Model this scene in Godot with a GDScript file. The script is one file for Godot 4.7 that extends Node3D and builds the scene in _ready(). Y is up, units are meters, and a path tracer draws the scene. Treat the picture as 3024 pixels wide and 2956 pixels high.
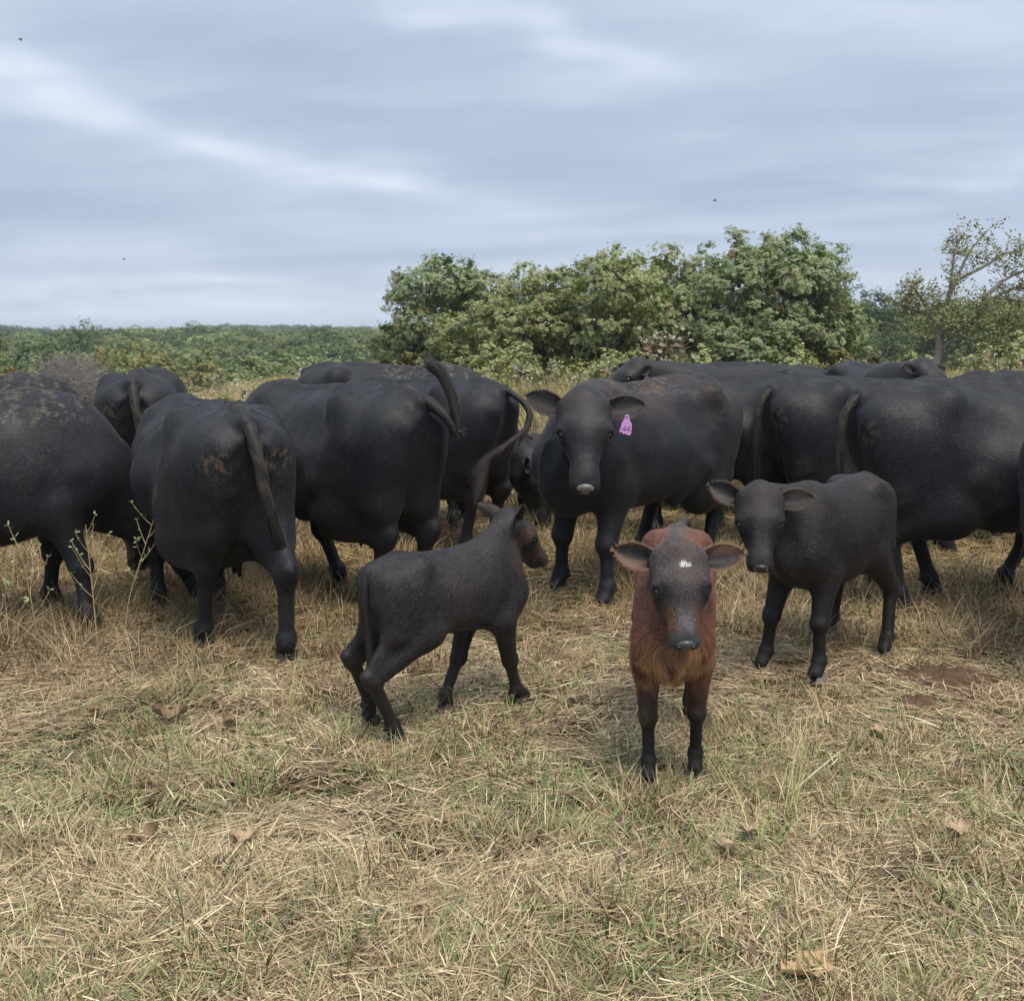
extends Node3D
# A pasture on a ridge: a herd of black cattle and three calves on mown, dry grass, oaks behind, a wooded valley beyond.

const CAM_H := 1.6
var rng := RandomNumberGenerator.new()
var noise := FastNoiseLite.new()
var fine := FastNoiseLite.new()
var taken := {}
var mats := {}
var fields := []


func _ready() -> void:
	rng.seed = 41
	noise.seed = 7
	noise.noise_type = FastNoiseLite.TYPE_SIMPLEX_SMOOTH
	noise.frequency = 1.0
	noise.fractal_octaves = 3
	fine.seed = 19
	fine.noise_type = FastNoiseLite.TYPE_SIMPLEX_SMOOTH
	fine.frequency = 1.0
	fine.fractal_octaves = 1
	# ---- camera
	var cam := Camera3D.new()
	cam.name = "camera"
	cam.fov = 52.05
	cam.near = 0.05
	cam.far = 6000.0
	cam.position = Vector3(0, CAM_H, 0)
	cam.rotation_degrees = Vector3(-9.1, 0, 0)
	add_child(cam)
	# ---- sky, exposure, haze
	var env := Environment.new()
	env.background_mode = Environment.BG_SKY
	var sky := Sky.new()
	var sm := PanoramaSkyMaterial.new()
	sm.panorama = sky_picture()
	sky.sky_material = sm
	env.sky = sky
	env.tonemap_mode = Environment.TONE_MAPPER_LINEAR
	env.tonemap_exposure = 1.95
	env.sdfgi_enabled = true
	env.ssao_enabled = true
	env.ssil_enabled = true
	env.fog_enabled = true
	env.fog_density = 0.00034
	env.fog_light_color = Color(0.72, 0.78, 0.86)
	var we := WorldEnvironment.new()
	we.name = "world_environment"
	we.environment = env
	add_child(we)
	# ---- the sun behind the cloud
	var sun := DirectionalLight3D.new()
	sun.name = "sun"
	sun.light_energy = 0.5
	sun.light_color = Color(1.0, 0.95, 0.88)
	sun.light_angular_distance = 25.0
	sun.rotation_degrees = Vector3(-62, 24, 0)
	sun.shadow_enabled = true
	add_child(sun)
	# ---- the place
	make_materials()
	build_ground()
	build_herd()
	build_trees()
	build_grass()
	build_weeds()
	build_small_things()


# ------------------------------------------------------------------ helpers
func numbered(called: String) -> String:
	var n: int = taken.get(called, 0)
	taken[called] = n + 1
	return called if n == 0 else "%s_%03d" % [called, n]


func thing(called: String, label: String, category: String, at := Vector3.ZERO, turn := 0.0, group := "") -> Node3D:
	var o := Node3D.new()
	o.name = numbered(called)
	add_child(o)
	o.position = at
	o.rotation.y = turn
	o.set_meta("label", label)
	o.set_meta("category", category)
	if group:
		o.set_meta("group", group)
	return o


func part(called: String, mesh: Mesh, mat: Material, parent: Node, kind := "") -> MeshInstance3D:
	var o := MeshInstance3D.new()
	var n := called
	var k := 0
	while parent.has_node(n):
		k += 1
		n = "%s_%03d" % [called, k]
	o.name = n
	o.mesh = mesh
	if mat:
		o.material_override = mat
	if kind:
		o.set_meta("kind", kind)
	parent.add_child(o, true)
	return o


func single(called: String, mesh: Mesh, mat: Material, label: String, category: String, group := "", kind := "") -> MeshInstance3D:
	var o := MeshInstance3D.new()
	o.name = numbered(called)
	o.mesh = mesh
	o.material_override = mat
	if label:
		o.set_meta("label", label)
		o.set_meta("category", category)
	if group:
		o.set_meta("group", group)
	if kind:
		o.set_meta("kind", kind)
	add_child(o)
	return o


func to_mesh(v: PackedVector3Array, n: PackedVector3Array, c: PackedColorArray, ix: PackedInt32Array, wind := true) -> ArrayMesh:
	if n.size() and wind:
		# turn every face to the side its normals point to
		if ix.is_empty():
			for i in range(0, v.size() - 2, 3):
				if (v[i + 2] - v[i]).cross(v[i + 1] - v[i]).dot(n[i]) < 0.0:
					var t := v[i]
					v[i] = v[i + 1]
					v[i + 1] = t
					var tn := n[i]
					n[i] = n[i + 1]
					n[i + 1] = tn
		else:
			for i in range(0, ix.size(), 3):
				var p := v[ix[i]]
				if (v[ix[i + 2]] - p).cross(v[ix[i + 1]] - p).dot(n[ix[i]] + n[ix[i + 1]] + n[ix[i + 2]]) < 0.0:
					var t := ix[i]
					ix[i] = ix[i + 1]
					ix[i + 1] = t
	var a := []
	a.resize(Mesh.ARRAY_MAX)
	a[Mesh.ARRAY_VERTEX] = v
	if n.size():
		a[Mesh.ARRAY_NORMAL] = n
	if c.size():
		a[Mesh.ARRAY_COLOR] = c
	if ix.size():
		a[Mesh.ARRAY_INDEX] = ix
	var m := ArrayMesh.new()
	m.add_surface_from_arrays(Mesh.PRIMITIVE_TRIANGLES, a)
	return m


func mat(called: String, rough := 0.9, spec := 0.3) -> StandardMaterial3D:
	var m := StandardMaterial3D.new()
	m.resource_name = called
	m.vertex_color_use_as_albedo = true
	m.roughness = rough
	m.metallic_specular = spec
	mats[called] = m
	return m


func coat_image(n: int, lo: float) -> Image:
	# short streaks of hair over soft blotches
	var hair := FastNoiseLite.new()
	hair.seed = 3
	hair.frequency = 0.16
	hair.fractal_octaves = 2
	var a := hair.get_seamless_image(n / 5, n)
	a.resize(n, n, Image.INTERPOLATE_CUBIC)
	a.convert(Image.FORMAT_L8)
	var lock := FastNoiseLite.new()
	lock.seed = 8
	lock.frequency = 0.035
	lock.fractal_octaves = 3
	var b := lock.get_seamless_image(n / 3, n)
	b.resize(n, n, Image.INTERPOLATE_CUBIC)
	b.convert(Image.FORMAT_L8)
	var da := a.get_data()
	var db := b.get_data()
	for i in da.size():
		da[i] = int(clampf(lerpf(lo, 1.0, da[i] / 255.0 * 0.6 + db[i] / 255.0 * 0.4), 0.0, 1.0) * 255.0)
	return Image.create_from_data(n, n, false, Image.FORMAT_L8, da)


func make_materials() -> void:
	var hide := mat("black_hide", 0.6, 0.46)
	var st := coat_image(1024, 0.40)
	hide.albedo_texture = ImageTexture.create_from_image(st)
	hide.uv1_triplanar = true
	hide.uv1_scale = Vector3(0.75, 0.75, 0.75)
	hide.heightmap_enabled = true
	hide.heightmap_texture = hide.albedo_texture
	hide.heightmap_scale = 0.08
	hide.rim_enabled = true
	hide.rim = 0.06
	hide.rim_tint = 0.35
	var calf: StandardMaterial3D = hide.duplicate()
	calf.resource_name = "calf_hide"
	calf.uv1_scale = Vector3(1.6, 1.6, 1.6)
	calf.roughness = 0.62
	calf.heightmap_scale = 0.15
	mats["calf_hide"] = calf
	var hair := mat("hair", 0.58, 0.42)
	hair.rim_enabled = true
	hair.rim = 0.06
	hair.rim_tint = 0.5
	var coat: StandardMaterial3D = hair.duplicate()
	coat.resource_name = "cow_hair"
	coat.roughness = 0.6
	coat.metallic_specular = 0.5
	coat.rim = 0.12
	mats["cow_hair"] = coat
	mat("wet_nose", 0.25, 0.5)
	mat("eye", 0.08, 0.6)
	mat("hoof", 0.55, 0.4)
	mat("straw", 0.75, 0.35)
	var leaf := mat("leaf", 0.55, 0.35)
	leaf.backlight_enabled = true
	leaf.backlight = Color(0.62, 0.7, 0.3)
	var far := mat("far_leaf", 0.8, 0.2)
	far.backlight_enabled = true
	far.backlight = Color(0.55, 0.62, 0.3)
	mat("bark", 0.9, 0.2)
	mat("tag", 0.5, 0.4)
	mat("dry_leaf", 0.7, 0.3)
	mat("dung", 0.85, 0.3)


# ------------------------------------------------------------------ sky
func sky_picture() -> ImageTexture:
	var w := 1536
	var h := 768
	var f := PackedFloat32Array()
	f.resize(w * h * 3)
	var nz := FastNoiseLite.new()
	nz.seed = 23
	nz.frequency = 0.55
	nz.fractal_octaves = 6
	nz.fractal_gain = 0.5
	var nw := FastNoiseLite.new()
	nw.seed = 5
	nw.frequency = 0.8
	nw.fractal_octaves = 3
	# bright and dark streaks of thin cloud: azimuth, elevation (degrees), tilt, half length, half width, strength
	var streaks := [[-23.0, 11.6, -0.19, 13.0, 1.3, 0.5], [-10.0, 8.6, -0.17, 9.0, 0.85, 0.42], [-27.0, 12.6, -0.12, 6.0, 1.3, 0.25], [-2.5, 17.0, -0.42, 5.5, 1.7, 0.6], [2.0, 14.6, -0.2, 5.0, 1.0, 0.3],
		[24.0, 8.3, 0.12, 8.0, 1.2, 0.32], [-22.0, 2.4, -0.02, 9.0, 0.35, 0.32], [-20.0, 1.3, 0.0, 11.0, 0.5, 0.30], [13.0, 15.0, -0.08, 9.0, 2.4, 0.12],
		[-24.0, 6.5, -0.04, 14.0, 1.7, -0.20], [2.0, 9.0, -0.06, 13.0, 2.0, -0.18], [-18.0, 15.0, -0.1, 12.0, 1.5, -0.13], [21.0, 11.5, 0.06, 10.0, 1.6, -0.12], [-8.0, 4.6, 0.0, 12.0, 1.1, -0.10]]
	var ca := cos(-0.2)
	var sa := sin(-0.2)
	for j in h:
		var el := (0.5 - (j + 0.5) / h) * PI
		var y := sin(el)
		var eld := rad_to_deg(el)
		for i in w:
			var az := wrapf((i + 0.5) / w * TAU, -PI, PI)
			var azd := rad_to_deg(az)
			var r := 0.34
			var g := 0.42
			var b := 0.56
			if y > 0.0:
				var c := cos(el)
				var k := 1.0 / (y + 0.09)
				var px := sin(az) * c * k
				var pz := -cos(az) * c * k
				var qx := px * ca - pz * sa
				var qz := px * sa + pz * ca
				var n := nz.get_noise_3d(qx * 0.30, qz * 0.85, 0.0)
				var n2 := nz.get_noise_3d(qx * 1.1 + 40.0, qz * 2.6, 9.0)
				var n3 := nz.get_noise_3d(qx * 1.5 + n * 1.5, qz * 4.6 + n2 * 1.6, 31.0)
				var t := n * 0.24 + n2 * 0.20 + n3 * 0.17
				if absf(azd) < 60.0 and eld < 32.0:
					var wx := nw.get_noise_2d(azd * 0.09, eld * 0.3) * 4.0
					var wy := nw.get_noise_2d(azd * 0.07 + 50.0, eld * 0.3) * 1.2
					for s: Array in streaks:
						var dx: float = azd + wx - s[0]
						var dy: float = eld + wy - s[1] - dx * s[2]
						var e: float = (dx / s[3]) * (dx / s[3]) + (dy / s[4]) * (dy / s[4])
						if e < 9.0:
							t += s[5] * exp(-e) * (0.85 + n2 * 0.5 + n3 * 0.55)
				# blue grey veil, paler near the horizon, brighter overhead
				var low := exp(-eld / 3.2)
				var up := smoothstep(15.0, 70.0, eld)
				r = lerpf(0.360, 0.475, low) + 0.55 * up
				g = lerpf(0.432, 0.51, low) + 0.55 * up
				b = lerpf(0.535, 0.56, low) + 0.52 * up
				if t > 0.0:
					t = minf(t, 0.9)
					r += (0.66 - r) * t
					g += (0.70 - g) * t
					b += (0.77 - b) * t
				else:
					t = maxf(t, -0.6)
					r *= 1.0 + t * 0.75
					g *= 1.0 + t * 0.66
					b *= 1.0 + t * 0.5
			var o := (j * w + i) * 3
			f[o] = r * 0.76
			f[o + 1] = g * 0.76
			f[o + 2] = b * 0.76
	return ImageTexture.create_from_image(Image.create_from_data(w, h, false, Image.FORMAT_RGBF, f.to_byte_array()))


# ------------------------------------------------------------------ ground
func edge_z(x: float) -> float:
	# how far the level ridge goes before it falls to the valley
	return lerpf(17.0, 38.0, smoothstep(-11.0, -4.5, x)) + 6.0 * smoothstep(8.0, 25.0, x)


func height(x: float, z: float) -> float:
	var d := -z
	var y := noise.get_noise_2d(x * 0.12, z * 0.12) * 0.05 + fine.get_noise_2d(x * 0.9, z * 0.9) * 0.018
	var near := smoothstep(3.0, 9.0, d)
	y *= 0.4 + 0.6 * near
	var e := edge_z(x * 30.0 / maxf(d, 12.0))
	var side := smoothstep(0.08, 0.34, x / maxf(d, 1.0))
	var deep := lerpf(11.5, 5.0, side)
	y -= smoothstep(e, lerpf(66.0, 150.0, side), d) * deep
	# the far side of the valley
	y += smoothstep(110.0, 330.0, d) * (deep * 0.40 + noise.get_noise_2d(x * 0.009 + 8.0, z * 0.004) * 3.0)
	y += smoothstep(450.0, 1050.0, d) * (deep * 0.56 + noise.get_noise_2d(x * 0.0034 + 3.0, z * 0.002) * 7.0)
	y += smoothstep(60.0, 260.0, d) * noise.get_noise_2d(x * 0.006, z * 0.006) * 1.4
	return y


func build_ground() -> void:
	var xs := PackedFloat32Array()
	var zs := PackedFloat32Array()
	for i in 121:
		var t := (i - 60) / 60.0
		xs.append(signf(t) * (absf(t) * 9.0 + pow(absf(t), 5.0) * 2400.0))
	for j in 161:
		var t := j / 160.0
		zs.append(6.0 - (t * 40.0 + pow(t, 5.0) * 3200.0))
	var v := PackedVector3Array()
	var n := PackedVector3Array()
	var c := PackedColorArray()
	var ix := PackedInt32Array()
	for j in zs.size():
		for i in xs.size():
			var x := xs[i]
			var z := zs[j]
			v.append(Vector3(x, height(x, z), z))
			var e := maxf(0.05, -z * 0.01)
			n.append(Vector3(height(x - e, z) - height(x + e, z), 2.0 * e, height(x, z - e) - height(x, z + e)).normalized())
			var far := smoothstep(38.0, 90.0, -z)
			var m := noise.get_noise_2d(x * 0.35, z * 0.35) * 0.5 + 0.5
			var dry := Color(0.23, 0.175, 0.105).lerp(Color(0.17, 0.16, 0.075), m)
			c.append(dry.lerp(Color(0.20, 0.19, 0.09), far))
	var w := xs.size()
	for j in zs.size() - 1:
		for i in w - 1:
			var a := j * w + i
			ix.append_array([a, a + w, a + 1, a + 1, a + w, a + w + 1])
	var g := mat("ground", 0.95, 0.2)
	var nz := FastNoiseLite.new()
	nz.frequency = 0.05
	nz.fractal_octaves = 5
	nz.fractal_gain = 0.7
	var im := nz.get_seamless_image(1024, 1024)
	im.convert(Image.FORMAT_RGB8)
	var d := im.get_data()
	for i in range(0, d.size(), 3):
		var t := clampf((d[i] / 255.0 - 0.25) * 2.0, 0.0, 1.0)
		d[i] = int(lerpf(95, 255, t))
		d[i + 1] = int(lerpf(88, 250, t))
		d[i + 2] = int(lerpf(80, 235, t))
	g.albedo_texture = ImageTexture.create_from_image(Image.create_from_data(1024, 1024, false, Image.FORMAT_RGB8, d))
	g.uv1_triplanar = true
	g.uv1_world_triplanar = true
	g.uv1_scale = Vector3(0.9, 0.9, 0.9)
	g.heightmap_enabled = true
	g.heightmap_texture = g.albedo_texture
	g.heightmap_scale = 2.0
	single("ground", to_mesh(v, n, c, ix), g, "", "", "", "structure")


# ------------------------------------------------------------------ bodies: a smooth union of tapered limbs round a lofted trunk, meshed as surface nets
class Body:
	var pa := PackedVector3Array()
	var pba := PackedVector3Array()
	var pn := PackedVector3Array()
	var inv := PackedFloat32Array()
	var ra := PackedFloat32Array()
	var dr := PackedFloat32Array()
	var kk := PackedFloat32Array()
	var ee := PackedFloat32Array()
	var sc := PackedFloat32Array()
	var cut := PackedByteArray()
	# trunk
	var x0 := 0.0
	var x1 := 1.0
	var tw := PackedFloat32Array()
	var tc := PackedFloat32Array()
	var tu := PackedFloat32Array()
	var tl := PackedFloat32Array()
	var cell := 0.015
	var verts := PackedVector3Array()
	var norms := PackedVector3Array()
	var index := PackedInt32Array()

	func trunk(rows: Array) -> void:
		# rows of [x, top, bottom, half width, share of the height at which it is widest]
		x0 = rows[0][0]
		x1 = rows[-1][0]
		for i in 81:
			var x := lerpf(x0, x1, i / 80.0)
			var k := 0
			while k < rows.size() - 2 and x > rows[k + 1][0]:
				k += 1
			var a: Array = rows[maxi(k - 1, 0)]
			var b: Array = rows[k]
			var c: Array = rows[k + 1]
			var d: Array = rows[mini(k + 2, rows.size() - 1)]
			var t: float = (x - b[0]) / (c[0] - b[0])
			var o := []
			for q in range(1, 5):
				var ma: float = (c[q] - a[q]) / (c[0] - a[0]) * (c[0] - b[0])
				var mb: float = (d[q] - b[q]) / (d[0] - b[0]) * (c[0] - b[0])
				var t2 := t * t
				var t3 := t2 * t
				o.append((2.0 * t3 - 3.0 * t2 + 1.0) * b[q] + (t3 - 2.0 * t2 + t) * ma + (-2.0 * t3 + 3.0 * t2) * c[q] + (t3 - t2) * mb)
			var yc: float = lerpf(o[1], o[0], o[3])
			tw.append(maxf(o[2], 0.01))
			tc.append(yc)
			tu.append(maxf(o[0] - yc, 0.01))
			tl.append(maxf(yc - o[1], 0.01))

	func limb(a: Vector3, b: Vector3, r0: float, r1: float, k := 0.05, n := Vector3.ZERO, e := 1.0, minus := false) -> void:
		pa.append(a)
		var ba := b - a
		if e != 1.0:
			n = n.normalized()
			ba += n * (ba.dot(n) * (e - 1.0))
		pba.append(ba)
		pn.append(n)
		inv.append(1.0 / maxf(ba.length_squared(), 1e-6))
		ra.append(r0)
		dr.append(r1 - r0)
		kk.append(k)
		ee.append(e)
		sc.append(2.0 / (1.0 + e))
		cut.append(1 if minus else 0)

	func ball(a: Vector3, r: float, k := 0.04, n := Vector3.ZERO, e := 1.0, minus := false) -> void:
		limb(a, a + Vector3(0.001, 0, 0), r, r, k, n, e, minus)

	func trunk_at(p: Vector3) -> float:
		var t := clampf((p.x - x0) / (x1 - x0), 0.0, 1.0) * 79.999
		var i := int(t)
		var f := t - i
		var w := lerpf(tw[i], tw[i + 1], f)
		var dy := p.y - lerpf(tc[i], tc[i + 1], f)
		var hy := lerpf(tu[i], tu[i + 1], f) if dy > 0.0 else lerpf(tl[i], tl[i + 1], f)
		var u := absf(p.z) / w
		var v := absf(dy) / hy
		var u2 := u * u
		var v2 := v * v
		var q := 0.72 * sqrt(u2 + v2) + 0.28 * (u2 / (u + 0.18) * 1.18 + v2 / (v + 0.4) * 1.4) if dy > 0.0 else 0.55 * sqrt(u2 + v2) + 0.45 * sqrt(sqrt(u2 * u2 + v2 * v2))
		var d := (q - 1.0) * minf(w, hy)
		if p.x < x0:
			d = sqrt(maxf(d, 0.0) ** 2 + (x0 - p.x) ** 2)
		elif p.x > x1:
			d = sqrt(maxf(d, 0.0) ** 2 + (p.x - x1) ** 2)
		return d

	func one(p: Vector3, i: int) -> float:
		if i < 0:
			return trunk_at(p)
		var ap := p - pa[i]
		var e := ee[i]
		if e != 1.0:
			var n := pn[i]
			ap += n * (ap.dot(n) * (e - 1.0))
		var ba := pba[i]
		var h := clampf(ap.dot(ba) * inv[i], 0.0, 1.0)
		return ((ap - ba * h).length() - (ra[i] + dr[i] * h)) * sc[i]

	func dist(p: Vector3, ids: PackedInt32Array) -> float:
		var d := 10.0
		for i in ids:
			if i < 0:
				d = minf(d, trunk_at(p))
				continue
			var ap := p - pa[i]
			var e := ee[i]
			if e != 1.0:
				var n := pn[i]
				ap += n * (ap.dot(n) * (e - 1.0))
			var ba := pba[i]
			var h := clampf(ap.dot(ba) * inv[i], 0.0, 1.0)
			var di := ((ap - ba * h).length() - (ra[i] + dr[i] * h)) * sc[i]
			var k := kk[i]
			if cut[i]:
				di = -di
				var g := maxf(k - absf(d - di), 0.0) / k
				d = maxf(d, di) + g * g * k * 0.25
			else:
				var g := maxf(k - absf(d - di), 0.0) / k
				d = minf(d, di) - g * g * k * 0.25
		return d

	func build() -> void:
		var lo := Vector3(10, 10, 10)
		var hi := -lo
		for i in pa.size():
			var r := maxf(ra[i], ra[i] + dr[i]) + 0.03
			var rr := Vector3(r, r, r)
			var e := pa[i] + pba[i]
			lo = lo.min(pa[i] - rr).min(e - rr)
			hi = hi.max(pa[i] + rr).max(e + rr)
		if tw.size():
			for i in 81:
				var x := lerpf(x0, x1, i / 80.0)
				lo = lo.min(Vector3(x - 0.05, tc[i] - tl[i] - 0.03, -tw[i] - 0.05))
				hi = hi.max(Vector3(x + 0.05, tc[i] + tu[i] + 0.03, tw[i] + 0.05))
		lo.y = maxf(lo.y, 0.0)
		var bn := Vector3i(((hi - lo) / (cell * 4.0)).ceil())
		var nx := bn.x * 4 + 1
		var ny := bn.y * 4 + 1
		var nz := bn.z * 4 + 1
		var sy := nx
		var sz := nx * ny
		var val := PackedFloat32Array()
		val.resize(nx * ny * nz)
		val.fill(99.0)
		var at := PackedInt32Array()
		at.resize(nx * ny * nz)
		at.fill(-1)
		var half := cell * 2.0 * 1.7321
		var all := PackedInt32Array()
		if tw.size():
			all.append(-1)
		for i in pa.size():
			all.append(i)
		var ds := PackedFloat32Array()
		ds.resize(all.size())
		var off := PackedInt32Array([0, 1, sy, sy + 1, sz, sz + 1, sz + sy, sz + sy + 1])
		var ea := PackedInt32Array([0, 2, 4, 6, 0, 1, 4, 5, 0, 1, 2, 3])
		var eb := PackedInt32Array([1, 3, 5, 7, 2, 3, 6, 7, 4, 5, 6, 7])
		var cx := PackedVector3Array()
		for i in 8:
			cx.append(Vector3(i & 1, (i >> 1) & 1, (i >> 2) & 1))
		var cells := PackedInt32Array()
		var v8 := PackedFloat32Array()
		v8.resize(8)
		for bz in bn.z:
			for by in bn.y:
				for bx in bn.x:
					var mid := lo + Vector3(bx * 4 + 2, by * 4 + 2, bz * 4 + 2) * cell
					var dm := 10.0
					for j in all.size():
						var q := one(mid, all[j])
						ds[j] = q
						if q < dm and (all[j] < 0 or not cut[all[j]]):
							dm = q
					if dm > half * 1.5 + 0.07:
						continue
					var ids := PackedInt32Array()
					for j in all.size():
						var kq := 0.0 if all[j] < 0 else kk[all[j]]
						if ds[j] < maxf(dm, 0.0) + half * 2.2 + kq:
							ids.append(all[j])
					if dm < -half * 1.6:
						var full := dist(mid, all)
						if full < -half * 1.6:
							continue
					var base := bx * 4 + by * 4 * sy + bz * 4 * sz
					for k in 5:
						for j in 5:
							for i in 5:
								var o := base + i + j * sy + k * sz
								if val[o] > 90.0:
									val[o] = dist(lo + Vector3(bx * 4 + i, by * 4 + j, bz * 4 + k) * cell, ids)
					for k in 4:
						for j in 4:
							for i in 4:
								var o := base + i + j * sy + k * sz
								var m := 0
								for q in 8:
									var x := val[o + off[q]]
									v8[q] = x
									if x < 0.0:
										m += 1
								if m == 0 or m == 8:
									continue
								var sum := Vector3.ZERO
								var cnt := 0
								for q in 12:
									var va := v8[ea[q]]
									var vb := v8[eb[q]]
									if (va < 0.0) != (vb < 0.0):
										sum += cx[ea[q]].lerp(cx[eb[q]], va / (va - vb))
										cnt += 1
								sum /= cnt
								var gx := lerpf(lerpf(v8[1] - v8[0], v8[3] - v8[2], sum.y), lerpf(v8[5] - v8[4], v8[7] - v8[6], sum.y), sum.z)
								var gy := lerpf(lerpf(v8[2] - v8[0], v8[3] - v8[1], sum.x), lerpf(v8[6] - v8[4], v8[7] - v8[5], sum.x), sum.z)
								var gz := lerpf(lerpf(v8[4] - v8[0], v8[5] - v8[1], sum.x), lerpf(v8[6] - v8[2], v8[7] - v8[3], sum.x), sum.y)
								at[o] = verts.size()
								cells.append(o)
								verts.append(lo + (Vector3(bx * 4 + i, by * 4 + j, bz * 4 + k) + sum) * cell)
								norms.append(Vector3(gx, gy, gz).normalized())
		for o in cells:
			var s0 := val[o] < 0.0
			for ax in 3:
				var st := 1 if ax == 0 else (sy if ax == 1 else sz)
				if s0 == (val[o + st] < 0.0):
					continue
				var s1 := sy if ax == 0 else (sz if ax == 1 else 1)
				var s2 := sz if ax == 0 else (1 if ax == 1 else sy)
				if o - s1 - s2 < 0:
					continue
				var a := at[o]
				var b := at[o - s1]
				var c := at[o - s1 - s2]
				var d := at[o - s2]
				if b < 0 or c < 0 or d < 0:
					continue
				if s0:
					index.append_array([a, c, b, a, d, c])
				else:
					index.append_array([a, b, c, a, c, d])
		# smooth the normals a little over the faces
		var acc := PackedVector3Array()
		acc.resize(verts.size())
		for t in range(0, index.size(), 3):
			var s := norms[index[t]] + norms[index[t + 1]] + norms[index[t + 2]]
			acc[index[t]] += s
			acc[index[t + 1]] += s
			acc[index[t + 2]] += s
		for i in verts.size():
			if acc[i].length_squared() > 0.0:
				norms[i] = acc[i].normalized()


# ------------------------------------------------------------------ cattle
const COW := {
	"rows": [[-0.86, 1.17, 1.00, 0.10, 0.5], [-0.80, 1.265, 0.86, 0.20, 0.5], [-0.68, 1.315, 0.74, 0.250, 0.55], [-0.48, 1.32, 0.65, 0.292, 0.58], [-0.25, 1.305, 0.58, 0.328, 0.50], [0.0, 1.288, 0.54, 0.358, 0.46], [0.22, 1.282, 0.53, 0.345, 0.45], [0.42, 1.30, 0.545, 0.295, 0.46], [0.58, 1.305, 0.56, 0.24, 0.45], [0.70, 1.25, 0.57, 0.185, 0.45], [0.80, 1.12, 0.63, 0.14, 0.45], [0.86, 1.0, 0.72, 0.08, 0.5]],
	"hip": Vector3(-0.54, 1.00, 0.168), "hip_r": 0.20, "stifle": Vector3(0.16, -0.39, 0.045), "stifle_r": 0.16, "butt": Vector3(-0.72, 1.10, 0.115), "butt_r": 0.13, "butt2": Vector3(-0.635, 0.68, 0.145), "butt2_r": 0.13,
	"hock_h": 0.47, "hock_r": 0.066, "hock_back": -0.075, "can_r": 0.041, "fet_h": 0.13, "fet_r": 0.051, "toe": 0.05, "hook": Vector3(-0.43, 1.228, 0.218), "hook_r": 0.06, "pin": Vector3(-0.80, 1.13, 0.11), "pin_r": 0.055,
	"sh_top": Vector3(0.44, 1.12, 0.13), "sh_pt": Vector3(0.64, 0.84, 0.16), "sh_r": 0.14, "elbow": Vector3(0.46, 0.70, 0.165), "elbow_r": 0.108, "knee_h": 0.37, "knee_r": 0.063, "ffet_h": 0.12,
	"crest": Vector3(0.40, 1.20, 0), "crest_r": 0.11, "neck": Vector3(0.56, 0.98, 0), "neck_r": 0.215, "brisket": Vector3(0.72, 0.70, 0), "brisket_r": 0.13, "crest2": 0.075, "neck2": 0.12, "throat2": 0.06,
	"rest_h": Vector3(-0.62, 0, 0.155), "rest_f": Vector3(0.50, 0, 0.155), "k": 0.11, "hs": 1.0, "dew": 0.12}
const CALF := {
	"rows": [[-0.41, 0.71, 0.60, 0.045, 0.5], [-0.375, 0.76, 0.53, 0.095, 0.5], [-0.30, 0.785, 0.46, 0.122, 0.55], [-0.20, 0.785, 0.43, 0.135, 0.55], [-0.06, 0.775, 0.40, 0.145, 0.5], [0.10, 0.778, 0.385, 0.145, 0.48], [0.22, 0.797, 0.375, 0.132, 0.48], [0.31, 0.792, 0.385, 0.112, 0.48], [0.38, 0.745, 0.43, 0.085, 0.48], [0.42, 0.68, 0.50, 0.05, 0.5]],
	"hip": Vector3(-0.255, 0.66, 0.068), "hip_r": 0.095, "stifle": Vector3(0.09, -0.20, 0.028), "stifle_r": 0.072, "butt": Vector3(-0.345, 0.68, 0.055), "butt_r": 0.055, "butt2": Vector3(-0.315, 0.48, 0.07), "butt2_r": 0.055,
	"hock_h": 0.285, "hock_r": 0.034, "hock_back": -0.045, "can_r": 0.0225, "fet_h": 0.08, "fet_r": 0.028, "toe": 0.032, "hook": Vector3(-0.20, 0.738, 0.086), "hook_r": 0.022, "pin": Vector3(-0.375, 0.70, 0.05), "pin_r": 0.028,
	"sh_top": Vector3(0.24, 0.70, 0.06), "sh_pt": Vector3(0.335, 0.53, 0.075), "sh_r": 0.062, "elbow": Vector3(0.235, 0.43, 0.088), "elbow_r": 0.055, "knee_h": 0.235, "knee_r": 0.033, "ffet_h": 0.08,
	"crest": Vector3(0.24, 0.72, 0), "crest_r": 0.062, "neck": Vector3(0.30, 0.62, 0), "neck_r": 0.115, "brisket": Vector3(0.37, 0.47, 0), "brisket_r": 0.065, "crest2": 0.042, "neck2": 0.058, "throat2": 0.03,
	"rest_h": Vector3(-0.30, 0, 0.085), "rest_f": Vector3(0.25, 0, 0.085), "k": 0.05, "hs": 0.62, "dew": 0.05}


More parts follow.
